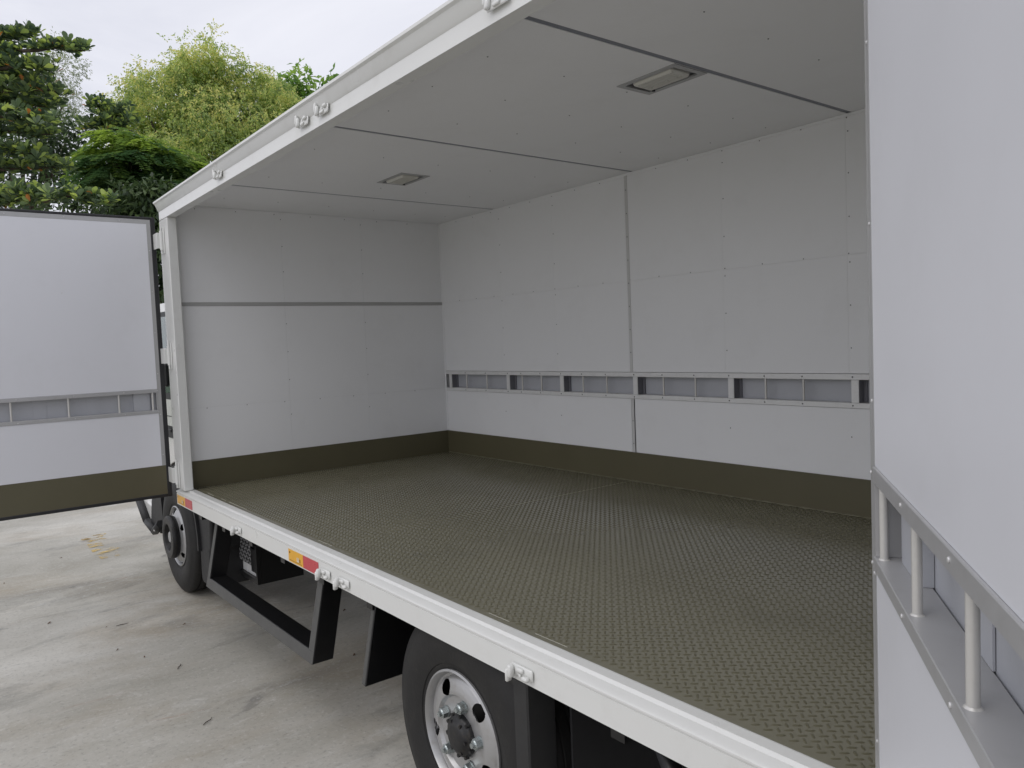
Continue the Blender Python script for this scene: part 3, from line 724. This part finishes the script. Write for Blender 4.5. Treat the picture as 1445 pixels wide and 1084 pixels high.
# --- side guard: welded open frame leaning out a little at the foot
sg = obj('side_guard', boxmesh('side_guard', (0.60, 2.05, 0.075, 0.10, 0.706, 0.758), BLACK, 0.003), truck)
def lean(z): return 0.052 - (0.70 - z) * 0.20
def bar(name, xa, xb, za, zb, depth, m=BLACK, parent=None):
    bm = bmesh.new()
    P = []
    for z in (za, zb):
        y = lean(z)
        P += [(xa, y, z), (xb, y, z), (xb, y + depth, z), (xa, y + depth, z)]
    v = [bm.verts.new(p) for p in P]
    for f in ((3, 2, 1, 0), (4, 5, 6, 7), (0, 1, 5, 4), (1, 2, 6, 5), (2, 3, 7, 6), (3, 0, 4, 7)): bm.faces.new([v[i] for i in f])
    bmesh.ops.bevel(bm, geom=list(bm.edges), offset=min(0.003, depth * 0.3), segments=1, affect='EDGES')
    return obj(name, finish(bm, name, m), parent)
bar('upright', 0.520, 0.565, 0.345, 0.758, 0.100, parent=sg); bar('upright', 2.035, 2.090, 0.345, 0.758, 0.100, parent=sg)
bar('lower_bar', 0.566, 2.034, 0.345, 0.400, 0.100, parent=sg)
def lip(xa, xb, za, zb, parent):
    global lean
    keep = lean; lean = lambda z: keep(z) - 0.003
    o = bar('front_lip', xa, xb, za, zb, 0.0028, FACEGREY, parent); lean = keep; return o
lip(0.520, 0.565, 0.4005, 0.755, sg); lip(2.035, 2.090, 0.4005, 0.755, sg); lip(0.520, 2.090, 0.345, 0.4, sg)
# --- plates round the rear wheel
mg = bar('mudguard_plate', 2.5735, 2.5805, 0.405, 0.758, 0.46, BLACK, truck)
bar('plate_flange', 2.545, 2.573, 0.405, 0.758, 0.012, FACEGREY, mg)
DARKG = paint('dark_grey_paint', (0.022, 0.022, 0.023), 0.5, 0.2, 12, 0.5, (0.04, 0.038, 0.034))
obj('mudguard_post', boxmesh('mudguard_post', (3.535, 3.603, 0.006, 0.115, 0.05, 0.757), DARKG, 0.005), truck)
obj('shade_sheet', boxmesh('shade_sheet', (3.66, 3.668, 0.12, 2.1, 0.08, 0.70), SEAL), truck)  # added full-width black sheet, keeps the space behind the wheels dark
bm = bmesh.new()
for v0, v1 in (((4.02, 0.10, 0.75), (4.20, 0.10, 0.40)), ((4.34, 0.3, 0.75), (4.34, 0.3, 0.45))): cyl(bm, v0, v1, 0.035, None, 4)
obj('stay', finish(bm, 'stay', BLACK), truck)

obj('light_block_panel', boxmesh('light_block_panel', (4.20, 4.23, 0.25, 1.95, 0.20, 0.70), BLACK, 0.004), truck)  # added black panel that keeps light out from under the rear
# --- battery box in front of the side guard
bt = obj('battery_box', boxmesh('battery_box', (-0.14, 0.36, 0.36, 0.66, 0.238, 0.252), BLACK), truck)
obj('battery', boxmesh('battery', (-0.11, 0.115, 0.37, 0.64, 0.253, 0.44), BATT, 0.008), bt); obj('battery', boxmesh('battery', (0.122, 0.335, 0.37, 0.64, 0.253, 0.44), BATT, 0.008), bt)
obj('box_frame', boxmesh('box_frame', (0.342, 0.366, 0.345, 0.37, 0.23, 0.66), BLACK), bt); obj('box_frame', boxmesh('box_frame', (-0.16, 0.341, 0.345, 0.359, 0.23, 0.264), BLACK), bt)
obj('box_frame', boxmesh('box_frame', (0.342, 0.366, 0.371, 0.66, 0.23, 0.62), BLACK), bt)
cv = obj('box_cover', boxmesh('box_cover', (-0.13, 0.25, 0.352, 0.36, 0.335, 0.62), BLACK), bt)
bm = bmesh.new()
for i in range(13):
    for j in range(10):
        x = -0.115 + i * 0.029; z = 0.35 + j * 0.028; s = 1 if (i + j) % 2 else -1
        T = Matrix.Translation((x, 0.352, z)) @ Matrix.Rotation(s * 0.785, 4, 'Y')
        box(bm, -0.013, 0.013, -0.003, 0.0, -0.0035, 0.0035, T=T)
tag(obj('cover_lugs', finish(bm, 'cover_lugs', TRIM), cv), kind='stuff')
obj('box_cover', boxmesh('box_cover', (0.255, 0.338, 0.345, 0.36, 0.30, 0.46), BLACK, 0.004), bt)

# --- splash guard behind the front wheel
bm = bmesh.new()
pr = [(-0.30, 0.775), (-0.25, 0.70), (-0.205, 0.55), (-0.20, 0.44), (-0.205, 0.20), (-0.17, 0.17), (0.02, 0.17), (0.02, 0.42), (0.05, 0.44), (0.08, 0.66), (0.06, 0.70), (-0.06, 0.70), (-0.12, 0.715), (-0.15, 0.775)]
prism_y(bm, pr, 0.15, 0.60)
sp_ = obj('splash_guard', finish(bm, 'splash_guard', PLASTIC), truck)
bv = sp_.modifiers.new('bevel', 'BEVEL'); bv.width = 0.02; bv.segments = 3; bv.limit_method = 'ANGLE'
# wheel arch liner
bm = bmesh.new(); prev = None
for k in range(17):
    a = math.radians(-5 + 190 * k / 16); r0, r1 = 0.475, 0.50
    ring = [bm.verts.new((-0.66 + r * math.cos(a), y, RT + 0.02 + r * math.sin(a))) for r, y in ((r0, 0.13), (r1, 0.13), (r1, 0.55), (r0, 0.55))]
    if prev:
        for i in range(4): bm.faces.new((prev[i], prev[(i + 1) % 4], ring[(i + 1) % 4], ring[i]))
    prev = ring
obj('wheel_arch', finish(bm, 'wheel_arch', PLASTIC, 40), truck)

# --- cab
CY0, CY1 = 0.155, 2.02
arch = [(-0.66 + 0.50 * math.cos(math.radians(a)), RT + 0.05 + 0.50 * math.sin(math.radians(a))) for a in range(172, 7, -15)]
prof = [(-0.22, 0.72), (-0.22, 2.06), (-0.30, 2.14), (-1.35, 2.16), (-1.55, 2.10), (-1.95, 1.45), (-2.02, 1.20), (-2.02, 0.62), (-1.20, 0.56)] + arch + [(-0.20, 0.60)]
bm = bmesh.new(); prism_y(bm, prof, CY0, CY1)
cab = obj('cab', finish(bm, 'cab', CABW), truck)
bv = cab.modifiers.new('bevel', 'BEVEL'); bv.width = 0.04; bv.segments = 3; bv.limit_method = 'ANGLE'; bv.angle_limit = math.radians(40)
bm = bmesh.new(); prism_y(bm, [(-0.42, 1.48), (-0.42, 2.04), (-1.38, 2.06), (-1.78, 1.48)], CY0 - 0.006, CY0 - 0.002); win = obj('side_window', finish(bm, 'side_window', GLASS), cab)
bm = bmesh.new(); prism_y(bm, [(-0.36, 1.43), (-0.36, 2.08), (-1.40, 2.09), (-1.84, 1.43)], CY0 - 0.0018, CY0 + 0.0008); obj('window_frame', finish(bm, 'window_frame', SEAL), cab)
bm = bmesh.new(); box(bm, -0.86, -0.66, CY0 - 0.004, CY0 + 0.001, 1.14, 1.23, 0.0); obj('door_handle', finish(bm, 'door_handle', SEAL), cab)
bm = bmesh.new(); box(bm, -0.84, -0.68, CY0 - 0.03, CY0 - 0.005, 1.19, 1.212, 0.006); obj('door_handle', finish(bm, 'door_handle', PLASTIC), cab)
obj('door_line', boxmesh('door_line', (-1.7, -0.45, CY0 - 0.002, CY0 + 0.0004, 1.30, 1.306), SEAL), cab)
bm = bmesh.new(); prism_y(bm, [(-1.62, 1.50), (-2.00, 1.50), (-1.60, 2.07), (-1.56, 2.05)], CY0 + 0.10, CY1 - 0.1); obj('windscreen', finish(bm, 'windscreen', GLASS), cab)
# black block standing in for a dark shape at the near side window
bm = bmesh.new(); box(bm, -0.72, -0.66, CY0 - 0.05, CY0 - 0.012, 1.53, 1.70, 0.012); obj('window_block', finish(bm, 'window_block', PLASTIC), cab)
# front bumper corner: white skin in a black bracket
bm = bmesh.new(); prism_y(bm, [(-1.98, 0.60), (-1.98, 0.44), (-1.70, 0.36), (-1.42, 0.40), (-1.34, 0.56)], 0.12, 2.05); bump = obj('bumper', finish(bm, 'bumper', CABW), cab)
bv = bump.modifiers.new('bevel', 'BEVEL'); bv.width = 0.03; bv.segments = 2
bm = bmesh.new()
for a, b in (((-1.72, 0.098, 0.55), (-1.48, 0.098, 0.40)), ((-1.48, 0.098, 0.40), (-1.25, 0.10, 0.36)), ((-1.25, 0.10, 0.36), (-1.05, 0.10, 0.45))): cyl(bm, a, b, 0.034, None, 6)
obj('step_bracket', finish(bm, 'step_bracket', PLASTIC), cab)
bm = bmesh.new(); prism_y(bm, [(-1.42, 0.37), (-1.12, 0.36), (-1.02, 0.47), (-1.06, 0.72), (-1.30, 0.72), (-1.38, 0.52)], 0.112, 0.5); obj('cab_step', finish(bm, 'cab_step', PLASTIC), cab)
obj('rivets', dots([(-1.30, 0.10, 0.345), (-1.16, 0.10, 0.385)], (0, -1, 0), 0.012, 0.03, 8, RIVETL), cab)

# ------------------------------------------------------------------ trees
def tube(bm, pts, radii, seg=8):
    prev = None
    for i, p in enumerate(pts):
        d = (pts[min(i + 1, len(pts) - 1)] - pts[max(i - 1, 0)]).normalized(); q = d.to_track_quat('Z', 'Y').to_matrix()
        ring = [bm.verts.new(p + q @ Vector((math.cos(2 * math.pi * k / seg), math.sin(2 * math.pi * k / seg), 0)) * radii[i]) for k in range(seg)]
        if prev:
            for k in range(seg): bm.faces.new((prev[k], prev[(k + 1) % seg], ring[(k + 1) % seg], ring[k])).smooth = True
        prev = ring
    bm.faces.new(prev)
def limb_path(a, b, sag, rnd, n=7):
    a, b = Vector(a), Vector(b); out = []
    L = (b - a).length
    for i in range(n):
        t = i / (n - 1); p = a.lerp(b, t); p.z += sag * L * math.sin(math.pi * t)
        if 0 < i < n - 1: p += Vector((rnd.uniform(-1, 1), rnd.uniform(-1, 1), rnd.uniform(-1, 1))) * L * 0.025
        out.append(p)
    return out
def leaves_mesh(name, P, D, U, L, W, tone, m, fold=0.25, wide=0.5, simple=True):
    """leaf-shaped faces: P base points, D direction, U approx up, sizes L, W, per-leaf tone"""
    n = len(P)
    D = D / np.linalg.norm(D, axis=1, keepdims=True)
    S = np.cross(D, U); S /= np.maximum(np.linalg.norm(S, axis=1, keepdims=True), 1e-6); N = np.cross(S, D)
    L = L[:, None]; W = W[:, None]
    if simple: out = [(0, 0), (wide, 0.5), (1, 0), (wide, -0.5)]
    else: out = [(0, 0), (wide * 0.62, 0.36), (wide, 0.5), (0.5 + wide / 2 + 0.06, 0.34), (1, 0), (0.5 + wide / 2 + 0.06, -0.34), (wide, -0.5), (wide * 0.62, -0.36)]
    nv = len(out)
    V = np.stack([P + D * L * a + S * W * b + N * W * (fold * abs(b) * 2) for a, b in out], 1).reshape(-1, 3)
    b = np.arange(n) * nv
    if simple: F = np.stack([b, b + 1, b + 2, b + 3], 1)
    else: F = np.concatenate([np.stack([b, b + 1, b + 2, b + 3, b + 4], 1), np.stack([b, b + 4, b + 5, b + 6, b + 7], 1)], 0)
    fs = F.shape[1]
    me = bpy.data.meshes.new(name)
    me.vertices.add(len(V)); me.vertices.foreach_set('co', V.astype(np.float32).ravel())
    me.loops.add(F.size); me.loops.foreach_set('vertex_index', F.astype(np.int32).ravel())
    me.polygons.add(len(F)); me.polygons.foreach_set('loop_start', (np.arange(len(F)) * fs).astype(np.int32))
    me.polygons.foreach_set('loop_total', np.full(len(F), fs, np.int32))
    me.update(); me.validate()
    at_ = me.attributes.new('tone', 'FLOAT', 'POINT'); at_.data.foreach_set('value', np.repeat(tone, nv).astype(np.float32))
    me.materials.append(m); return me
def unit(n):
    v = RNG.normal(size=(n, 3)); return v / np.linalg.norm(v, axis=1, keepdims=True)

def bare_tree(name, label, base, tops, r0, group=None):
    """Empty + trunk + limbs to each crown centre in tops; returns the thing"""
    t = thing(name, label, 'tree', base, group); base = Vector(base); rnd = random.Random(len(label))
    zt = min(p.z for p in tops); c = sum((p for p in tops), Vector()) / len(tops)
    fork = Vector((base.x * 0.7 + c.x * 0.3, base.y * 0.7 + c.y * 0.3, max(1.5, zt * 0.55)))
    bm = bmesh.new(); tube(bm, limb_path(base - Vector((0, 0, 0.1)), fork, 0.0, rnd), list(np.linspace(r0, r0 * 0.7, 7)), 10); obj('trunk', finish(bm, 'trunk', BARK, 60), t)
    for p in tops:
        bm = bmesh.new(); tube(bm, limb_path(fork - Vector((0, 0, 0.1)), p, 0.06, rnd), list(np.linspace(r0 * 0.55, r0 * 0.08, 7)), 7); obj('limb', finish(bm, 'limb', BARK, 60), t)
    return t
def blob_points(c, r, n, shell=0.6):
    """points in an ellipsoid, denser towards the surface"""
    u = unit(n); rad = RNG.uniform(shell ** 3, 1.15, size=(n, 1)) ** (1 / 3)
    return np.array(c)[None] + u * rad * np.array(r)[None], u

def px_r(px, dist): return px * dist / FPX

# 1. fine-leaved yellow-green tree behind everything
def fine_tree(name, label, dist, blobs, base_px, m, leaf=0.11, per=4200, droop=0.9, group=None, r0=0.26, lw=0.35, strn=12):
    tops = [at(x, y, dist + dz) for x, y, rx, ry, dz in blobs]
    b = at(base_px, 560, dist); b = (b.x, b.y, -0.05)
    t = bare_tree(name, label, b, tops[:7], r0, group)
    Ps, Ds, Ts = [], [], []
    for (x, y, rx, ry, dz), c in zip(blobs, tops):
        R = px_r(rx, dist + dz); Rz = px_r(ry, dist + dz)
        # every bough breaks up into uneven clumps of hanging sprays, each spray a string of small leaves
        nc = max(5, int(rx * ry / 110))
        cc, cu = blob_points(c, (R, R, Rz), nc, 0.25)
        for q_, u_ in zip(cc, cu):
            f = RNG.uniform(.20, .42); k = max(4, int(per * (rx * ry) / 3600.0 / strn / nc * RNG.uniform(.45, 1.6)))
            sp, su = blob_points(q_, (R * f + .08, R * f + .08, Rz * f * 0.9 + .06), k, 0.2)
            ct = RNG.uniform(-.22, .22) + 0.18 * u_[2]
            st = np.clip(0.5 + ct + 0.28 * su[:, 2] + RNG.normal(0, .12, k), 0, 1)  # upper leaves of each clump lighter, light from above put into the tone
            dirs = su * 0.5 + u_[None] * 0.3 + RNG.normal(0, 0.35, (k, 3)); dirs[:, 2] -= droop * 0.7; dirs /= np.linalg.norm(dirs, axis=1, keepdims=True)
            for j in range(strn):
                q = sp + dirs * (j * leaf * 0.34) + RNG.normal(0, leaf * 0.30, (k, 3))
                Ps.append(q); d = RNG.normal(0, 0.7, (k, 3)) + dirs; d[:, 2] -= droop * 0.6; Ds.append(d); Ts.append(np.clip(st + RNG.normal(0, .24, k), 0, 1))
    P = np.concatenate(Ps); D = np.concatenate(Ds); T = np.concatenate(Ts); n = len(P)
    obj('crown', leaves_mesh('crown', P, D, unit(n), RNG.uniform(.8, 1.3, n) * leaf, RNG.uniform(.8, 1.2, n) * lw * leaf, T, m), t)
    return t
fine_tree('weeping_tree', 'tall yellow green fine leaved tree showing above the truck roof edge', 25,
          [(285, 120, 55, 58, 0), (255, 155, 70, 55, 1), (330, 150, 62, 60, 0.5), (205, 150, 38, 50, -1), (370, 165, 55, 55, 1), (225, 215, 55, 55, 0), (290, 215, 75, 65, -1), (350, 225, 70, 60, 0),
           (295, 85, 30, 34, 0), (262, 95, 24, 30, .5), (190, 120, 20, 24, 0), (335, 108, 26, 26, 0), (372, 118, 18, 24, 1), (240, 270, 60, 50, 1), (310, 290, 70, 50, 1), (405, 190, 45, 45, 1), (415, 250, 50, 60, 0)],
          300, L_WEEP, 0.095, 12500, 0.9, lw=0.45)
fine_tree('pale_tree', 'thin pale feathery tree showing through behind the big leaved tree', 27,
          [(60, 110, 45, 50, 0), (95, 130, 25, 45, 0), (70, 165, 45, 45, 1), (30, 140, 50, 60, 0), (-20, 150, 60, 80, 0), (100, 185, 30, 40, 0), (75, 75, 18, 16, 0)], 40, L_PALE, 0.09, 4200, 0.7, r0=0.2)
fine_tree('bright_tree', 'bright green broad leaved treetop peeking over the roof edge', 28,
          [(418, 122, 17, 18, 0), (395, 130, 14, 14, .5), (440, 135, 18, 18, 0), (430, 150, 28, 22, 0), (462, 113, 9, 8, 0), (400, 150, 20, 20, 0), (455, 160, 25, 30, 0), (420, 190, 40, 40, 0)], 440, L_RIGHT, 0.24, 5200, 0.4, r0=0.2, lw=0.5, strn=4)

# 2. layered dark tree with ferny fronds
def frond_tree():
    dist = 17.0
    pads = [(165, 195, 34, 9, 0), (150, 215, 30, 9, .4), (200, 205, 30, 9, 0), (185, 225, 36, 10, -.4), (140, 240, 26, 8, .3), (222, 222, 30, 10, 0), (160, 250, 36, 10, -.5), (205, 250, 34, 10, 0), (240, 245, 28, 10, .3),
            (150, 228, 30, 9, -.3), (262, 232, 26, 10, .5), (255, 262, 30, 10, 0), (180, 275, 36, 12, .4), (222, 280, 34, 12, 0), (290, 255, 26, 12, 1), (240, 215, 20, 7, .6), (275, 280, 30, 14, 1), (135, 262, 22, 8, .4)]
    tops = [at(x, y, dist + dz) for x, y, rx, ry, dz in pads]
    b = at(196, 560, dist + 0.4)
    t = bare_tree('frond_tree', 'dark green tree with flat layers of ferny fronds beside the truck front', (b.x, b.y, -0.05), tops[:9], 0.16)
    Ps, Ds, Us, Ts = [], [], [], []
    for (x, y, rx, ry, dz), c in zip(pads, tops):
        R = px_r(rx, dist); Rz = px_r(ry, dist); k = int(46 * rx / 30)
        ang = RNG.uniform(0, 2 * math.pi, k); rad = np.sqrt(RNG.uniform(0.0, 1, k)) * R * 0.75
        org = np.array(c)[None] + np.stack([np.cos(ang) * rad, np.sin(ang) * rad, RNG.normal(0, Rz * 0.35, k) + Rz * 0.5 - (rad / R) ** 2 * Rz], 1)
        fd = np.stack([np.cos(ang + RNG.normal(0, .5, k)), np.sin(ang + RNG.normal(0, .5, k)), RNG.uniform(-.25, .2, k)], 1)
        tone = np.clip(0.30 + 0.35 * RNG.uniform(0, 1, k) + (0.6 if y in (195, 240, 205, 232, 215, 255) else 0.12) * RNG.uniform(.3, 1, k), 0, 1)
        side = np.cross(fd, np.array([0, 0, 1.0])); side /= np.linalg.norm(side, axis=1, keepdims=True)
        for j in range(11):
            s = j / 10.0
            p = org + fd * (s * 0.42)[..., None] if False else org + fd * (s * 0.42)
            p = p.copy(); p[:, 2] -= 0.22 * s * s
            for sg_ in (-1, 1):
                d = side * sg_ + fd * 0.5; d[:, 2] -= 0.25
                Ps.append(p); Ds.append(d + RNG.normal(0, .12, d.shape)); Us.append(np.tile(np.array([[0, 0, 1.0]]), (k, 1)) + RNG.normal(0, .15, (k, 3))); Ts.append(tone)
    P = np.concatenate(Ps); D = np.concatenate(Ds); U = np.concatenate(Us); T = np.concatenate(Ts); n = len(P)
    obj('crown', leaves_mesh('crown', P, D, U, RNG.uniform(.8, 1.2, n) * 0.15, RNG.uniform(.8, 1.2, n) * 0.06, T, L_DARK), t)
frond_tree()

# 3. big-leaved almond trees: leaves in rosettes along tiered branches
ROS = []
for v in range(6):
    n = 9 + v % 3; a = np.arange(n) * 2.4 + v; el = np.linspace(0.15, 0.95, n)
    D = np.stack([np.cos(a) * np.cos(el), np.sin(a) * np.cos(el), np.sin(el)], 1); P = D * 0.03
    tone = np.clip(RNG.uniform(0.0, 1.0, n) ** 2.0, 0, 0.93)
    if v == 5: tone[2] = 0.98; tone[6] = 0.96
    if v in (1, 4): tone[:] = np.clip(tone + 0.3, 0, 0.93)
    ROS.append(leaves_mesh('leaf_rosette', P, D, np.tile(np.array([[0, 0, 1.0]]), (n, 1)), RNG.uniform(.12, .18, n), RNG.uniform(.065, .09, n), tone, L_ALM, 0.12, 0.66, False))
def ros_arrays(me):
    V = np.empty(len(me.vertices) * 3, np.float32); me.vertices.foreach_get('co', V)
    T = np.empty(len(me.vertices), np.float32); me.attributes['tone'].data.foreach_get('value', T)
    return V.reshape(-1, 3), T
RA = [ros_arrays(m_) for m_ in ROS]
def almond(name, label, dist, base_px, tiers, nsing, group=None, r0=0.22):
    """tiers: (x0,y0,x1,y1, spread px, count, dz): a branch between two image points and rosettes around it"""
    from mathutils import Euler
    b = at(base_px, 560, dist); base = Vector((b.x, b.y, -0.05))
    t = thing(name, label, 'tree', base, group); rnd = random.Random(5)
    ymin = min(min(q[1], q[3]) for q in tiers); top = at(base_px, ymin + 25, dist)
    bm = bmesh.new(); trunk = limb_path(base - Vector((0, 0, .1)), top, 0, rnd, 9); tube(bm, trunk, list(np.linspace(r0, 0.05, 9)), 10); obj('trunk', finish(bm, 'trunk', BARK, 60), t)
    spots = []
    for x0, y0, x1, y1, spread, cnt, dz in tiers:
        a = at(x0, y0, dist + dz * 0.4); e = at(x1, y1, dist + dz)
        path = limb_path(a, e, 0.03, rnd, 8)
        # join the limb to the trunk
        j = min(trunk, key=lambda p: (p - a).length)
        bm = bmesh.new(); tube(bm, [j] + path, [0.06] + list(np.linspace(0.05, 0.012, 8)), 6); obj('limb', finish(bm, 'limb', BARK, 60), t)
        R = px_r(spread, dist)
        for _ in range(int(cnt * 1.45)):
            s = rnd.random() ** 0.8; f = s * 7; i = min(6, int(f)); p = path[i].lerp(path[i + 1], f - i)
            p = p + Vector((rnd.gauss(0, 1) * R, rnd.gauss(0, 1) * R, rnd.gauss(0, 0.45) * R))
            spots.append((p, 5 if rnd.random() < 0.07 else rnd.randrange(5), Euler((rnd.gauss(0, .35), rnd.gauss(0, .35), rnd.uniform(0, 6.28))), rnd.uniform(.8, 1.15)))
    vis = sorted([s for s in spots if in_view(s[0]) and in_view(s[0])[0] > -20], key=lambda s: in_view(s[0])[2])[:nsing]
    ids = set(id(s) for s in vis)
    for p, k, e, sc in vis:
        o = obj('leaf_rosette', ROS[k], t, p, tuple(e)); o.scale = (sc,) * 3
    Vs, Fs, Ts, off = [], [], [], 0
    for s in spots:
        if id(s) in ids: continue
        p, k, e, sc = s; V, T = RA[k]; M = np.array((e.to_matrix() * sc)); Vs.append(V @ M.T + np.array(p)); Ts.append(T)
        n = len(V) // 8; bi = off + np.arange(n) * 8
        Fs.append(np.concatenate([np.stack([bi, bi + 1, bi + 2, bi + 3, bi + 4], 1), np.stack([bi, bi + 4, bi + 5, bi + 6, bi + 7], 1)])); off += len(V)
    if Vs:
        V = np.concatenate(Vs); F = np.concatenate(Fs); T = np.concatenate(Ts)
        me = bpy.data.meshes.new('crown'); me.from_pydata(V.tolist(), [], F.tolist())
        a_ = me.attributes.new('tone', 'FLOAT', 'POINT'); a_.data.foreach_set('value', T.astype(np.float32)); me.materials.append(L_ALM)
        tag(obj('crown', me, t), kind='stuff')
    return t
almond('almond_tree', 'big leaved tree with tiered branches and some orange leaves beyond the door', 14.0, -40,
       [(-40, 80, 120, 72, 5, 46, -.5), (-40, 62, 42, 50, 9, 40, 0), (-40, 100, 72, 98, 9, 44, -.6), (-40, 110, 60, 118, 9, 40, .5), (-40, 130, 84, 130, 9, 46, -.4), (-40, 150, 70, 150, 9, 44, .6),
        (-40, 165, 60, 172, 10, 36, -.8), (-40, 190, 75, 190, 9, 36, .3), (-40, 215, 60, 218, 10, 30, -.5), (-40, 245, 90, 236, 8, 36, .4),
        (-40, 292, 155, 286, 8, 90, -1.2), (-40, 290, 60, 278, 9, 60, -.9), (-60, 120, -160, 110, 25, 120, 0), (-60, 200, -180, 190, 30, 140, 0), (-60, 270, -160, 280, 25, 100, 0), (-40, 90, -20, 45, 14, 60, 0)], 260)
almond('almond_sapling', 'upright big leaved treetop between the orange leaved tree and the yellow green tree', 19.0, 158,
       [(158, 190, 130, 150, 7, 22, 0), (158, 180, 140, 138, 6, 16, 0), (158, 190, 172, 150, 8, 24, 0), (158, 200, 180, 165, 9, 26, 0), (158, 200, 125, 175, 10, 28, 0)], 60, r0=0.12)

# 4. dense shade foliage low behind the door and the truck
def shrub(label, dist, blobs, base_px, per=900):
    tops = [at(x, y, dist + dz) for x, y, rx, ry, dz in blobs]
    b = at(base_px, 560, dist); t = bare_tree('shade_tree', label, (b.x, b.y, -0.05), tops, 0.13, None)
    Ps, Ts = [], []
    for (x, y, rx, ry, dz), c in zip(blobs, tops):
        k = int(per * rx * ry / 1600); p, u = blob_points(c, (px_r(rx, dist),) * 2 + (px_r(ry, dist),), k, 0.3)
        Ps.append(p); Ts.append(np.clip(.5 + .35 * u[:, 2] + RNG.normal(0, .25, k), 0, 1))  # tone rises towards the top, painting in the light from above
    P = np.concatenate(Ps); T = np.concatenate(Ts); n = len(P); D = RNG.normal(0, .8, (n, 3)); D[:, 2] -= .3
    U = np.tile(np.array([[0, 0, 1.0]]), (n, 1)) + RNG.normal(0, .4, (n, 3))
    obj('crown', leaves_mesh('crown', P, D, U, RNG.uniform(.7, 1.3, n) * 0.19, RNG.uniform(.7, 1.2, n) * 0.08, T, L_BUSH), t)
shrub('shady dark tree behind the orange leaved tree', 20, [(60, 205, 55, 35, 0), (95, 225, 45, 30, 1), (30, 240, 50, 30, 0), (110, 260, 45, 28, 0), (70, 180, 40, 30, 0), (140, 280, 45, 25, 0), (60, 330, 110, 50, 0)], 70, 560)
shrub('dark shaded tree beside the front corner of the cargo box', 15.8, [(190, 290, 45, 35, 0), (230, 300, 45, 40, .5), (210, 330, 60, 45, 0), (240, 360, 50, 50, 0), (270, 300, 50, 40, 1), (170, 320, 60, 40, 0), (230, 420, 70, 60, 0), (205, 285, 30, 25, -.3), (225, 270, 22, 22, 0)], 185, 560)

# ------------------------------------------------------------------ litter on the concrete
rl = random.Random(12)
lit = [(172, 883, 'twig'), (70, 880, 'leaf'), (150, 886, 'leaf'), (86, 788, 'leaf'), (254, 942, 'twig'), (294, 1020, 'twig'), (486, 862, 'leaf'), (166, 918, 'leaf'), (260, 882, 'leaf'), (6, 824, 'leaf'), (204, 928, 'leaf'), (500, 925, 'leaf')]
tl = ['long thin twig lying on bare concrete beyond the side guard', 'short bent twig near the wheel tracks on the concrete', 'thin broken twig on open concrete below the rear wheel']
k = 0
for px, py, kind in lit:
    x, y = gp(px, py); a = rl.uniform(0, 3.14)
    bm = bmesh.new()
    if kind == 'twig':
        d = Vector((math.cos(a), math.sin(a), 0)); c = Vector((x, y, 0.006)); s = Vector((-d.y, d.x, 0))
        tube(bm, [c - d * .035, c - d * .01 + s * .006, c + d * .02 + s * .002, c + d * .04 + s * .012], [.0015, .0025, .002, .001], 5)
        tag(obj('twig', finish(bm, 'twig', TWIG)), tl[k], 'twig'); k += 1
    else:
        s = rl.uniform(.008, .02); v = []
        T = Matrix.Translation((x, y, 0.003)) @ Matrix.Rotation(a, 4, 'Z')
        top = [(-s, 0, 0.0), (-s * .3, -s * .4, .004), (s * .5, -s * .3, .006), (s, 0, .002), (s * .4, s * .42, .008), (-s * .4, s * .35, .003)]
        up = [bm.verts.new(T @ Vector(p)) for p in top]; lo = [bm.verts.new(T @ Vector((p[0], p[1], p[2] - .0015))) for p in top]
        bm.faces.new(up); bm.faces.new(lo[::-1])
        for i in range(6): bm.faces.new((up[i], lo[i], lo[(i + 1) % 6], up[(i + 1) % 6]))
        tag(obj('fallen_leaf', finish(bm, 'fallen_leaf', DRYLEAF)), 'small dry brown leaf scrap lying on the concrete', 'leaf', 'dry leaf scraps on the concrete')

for o in bpy.data.objects:
    if o.name.split('.')[0] == 'rivets': o['kind'] = 'stuff'
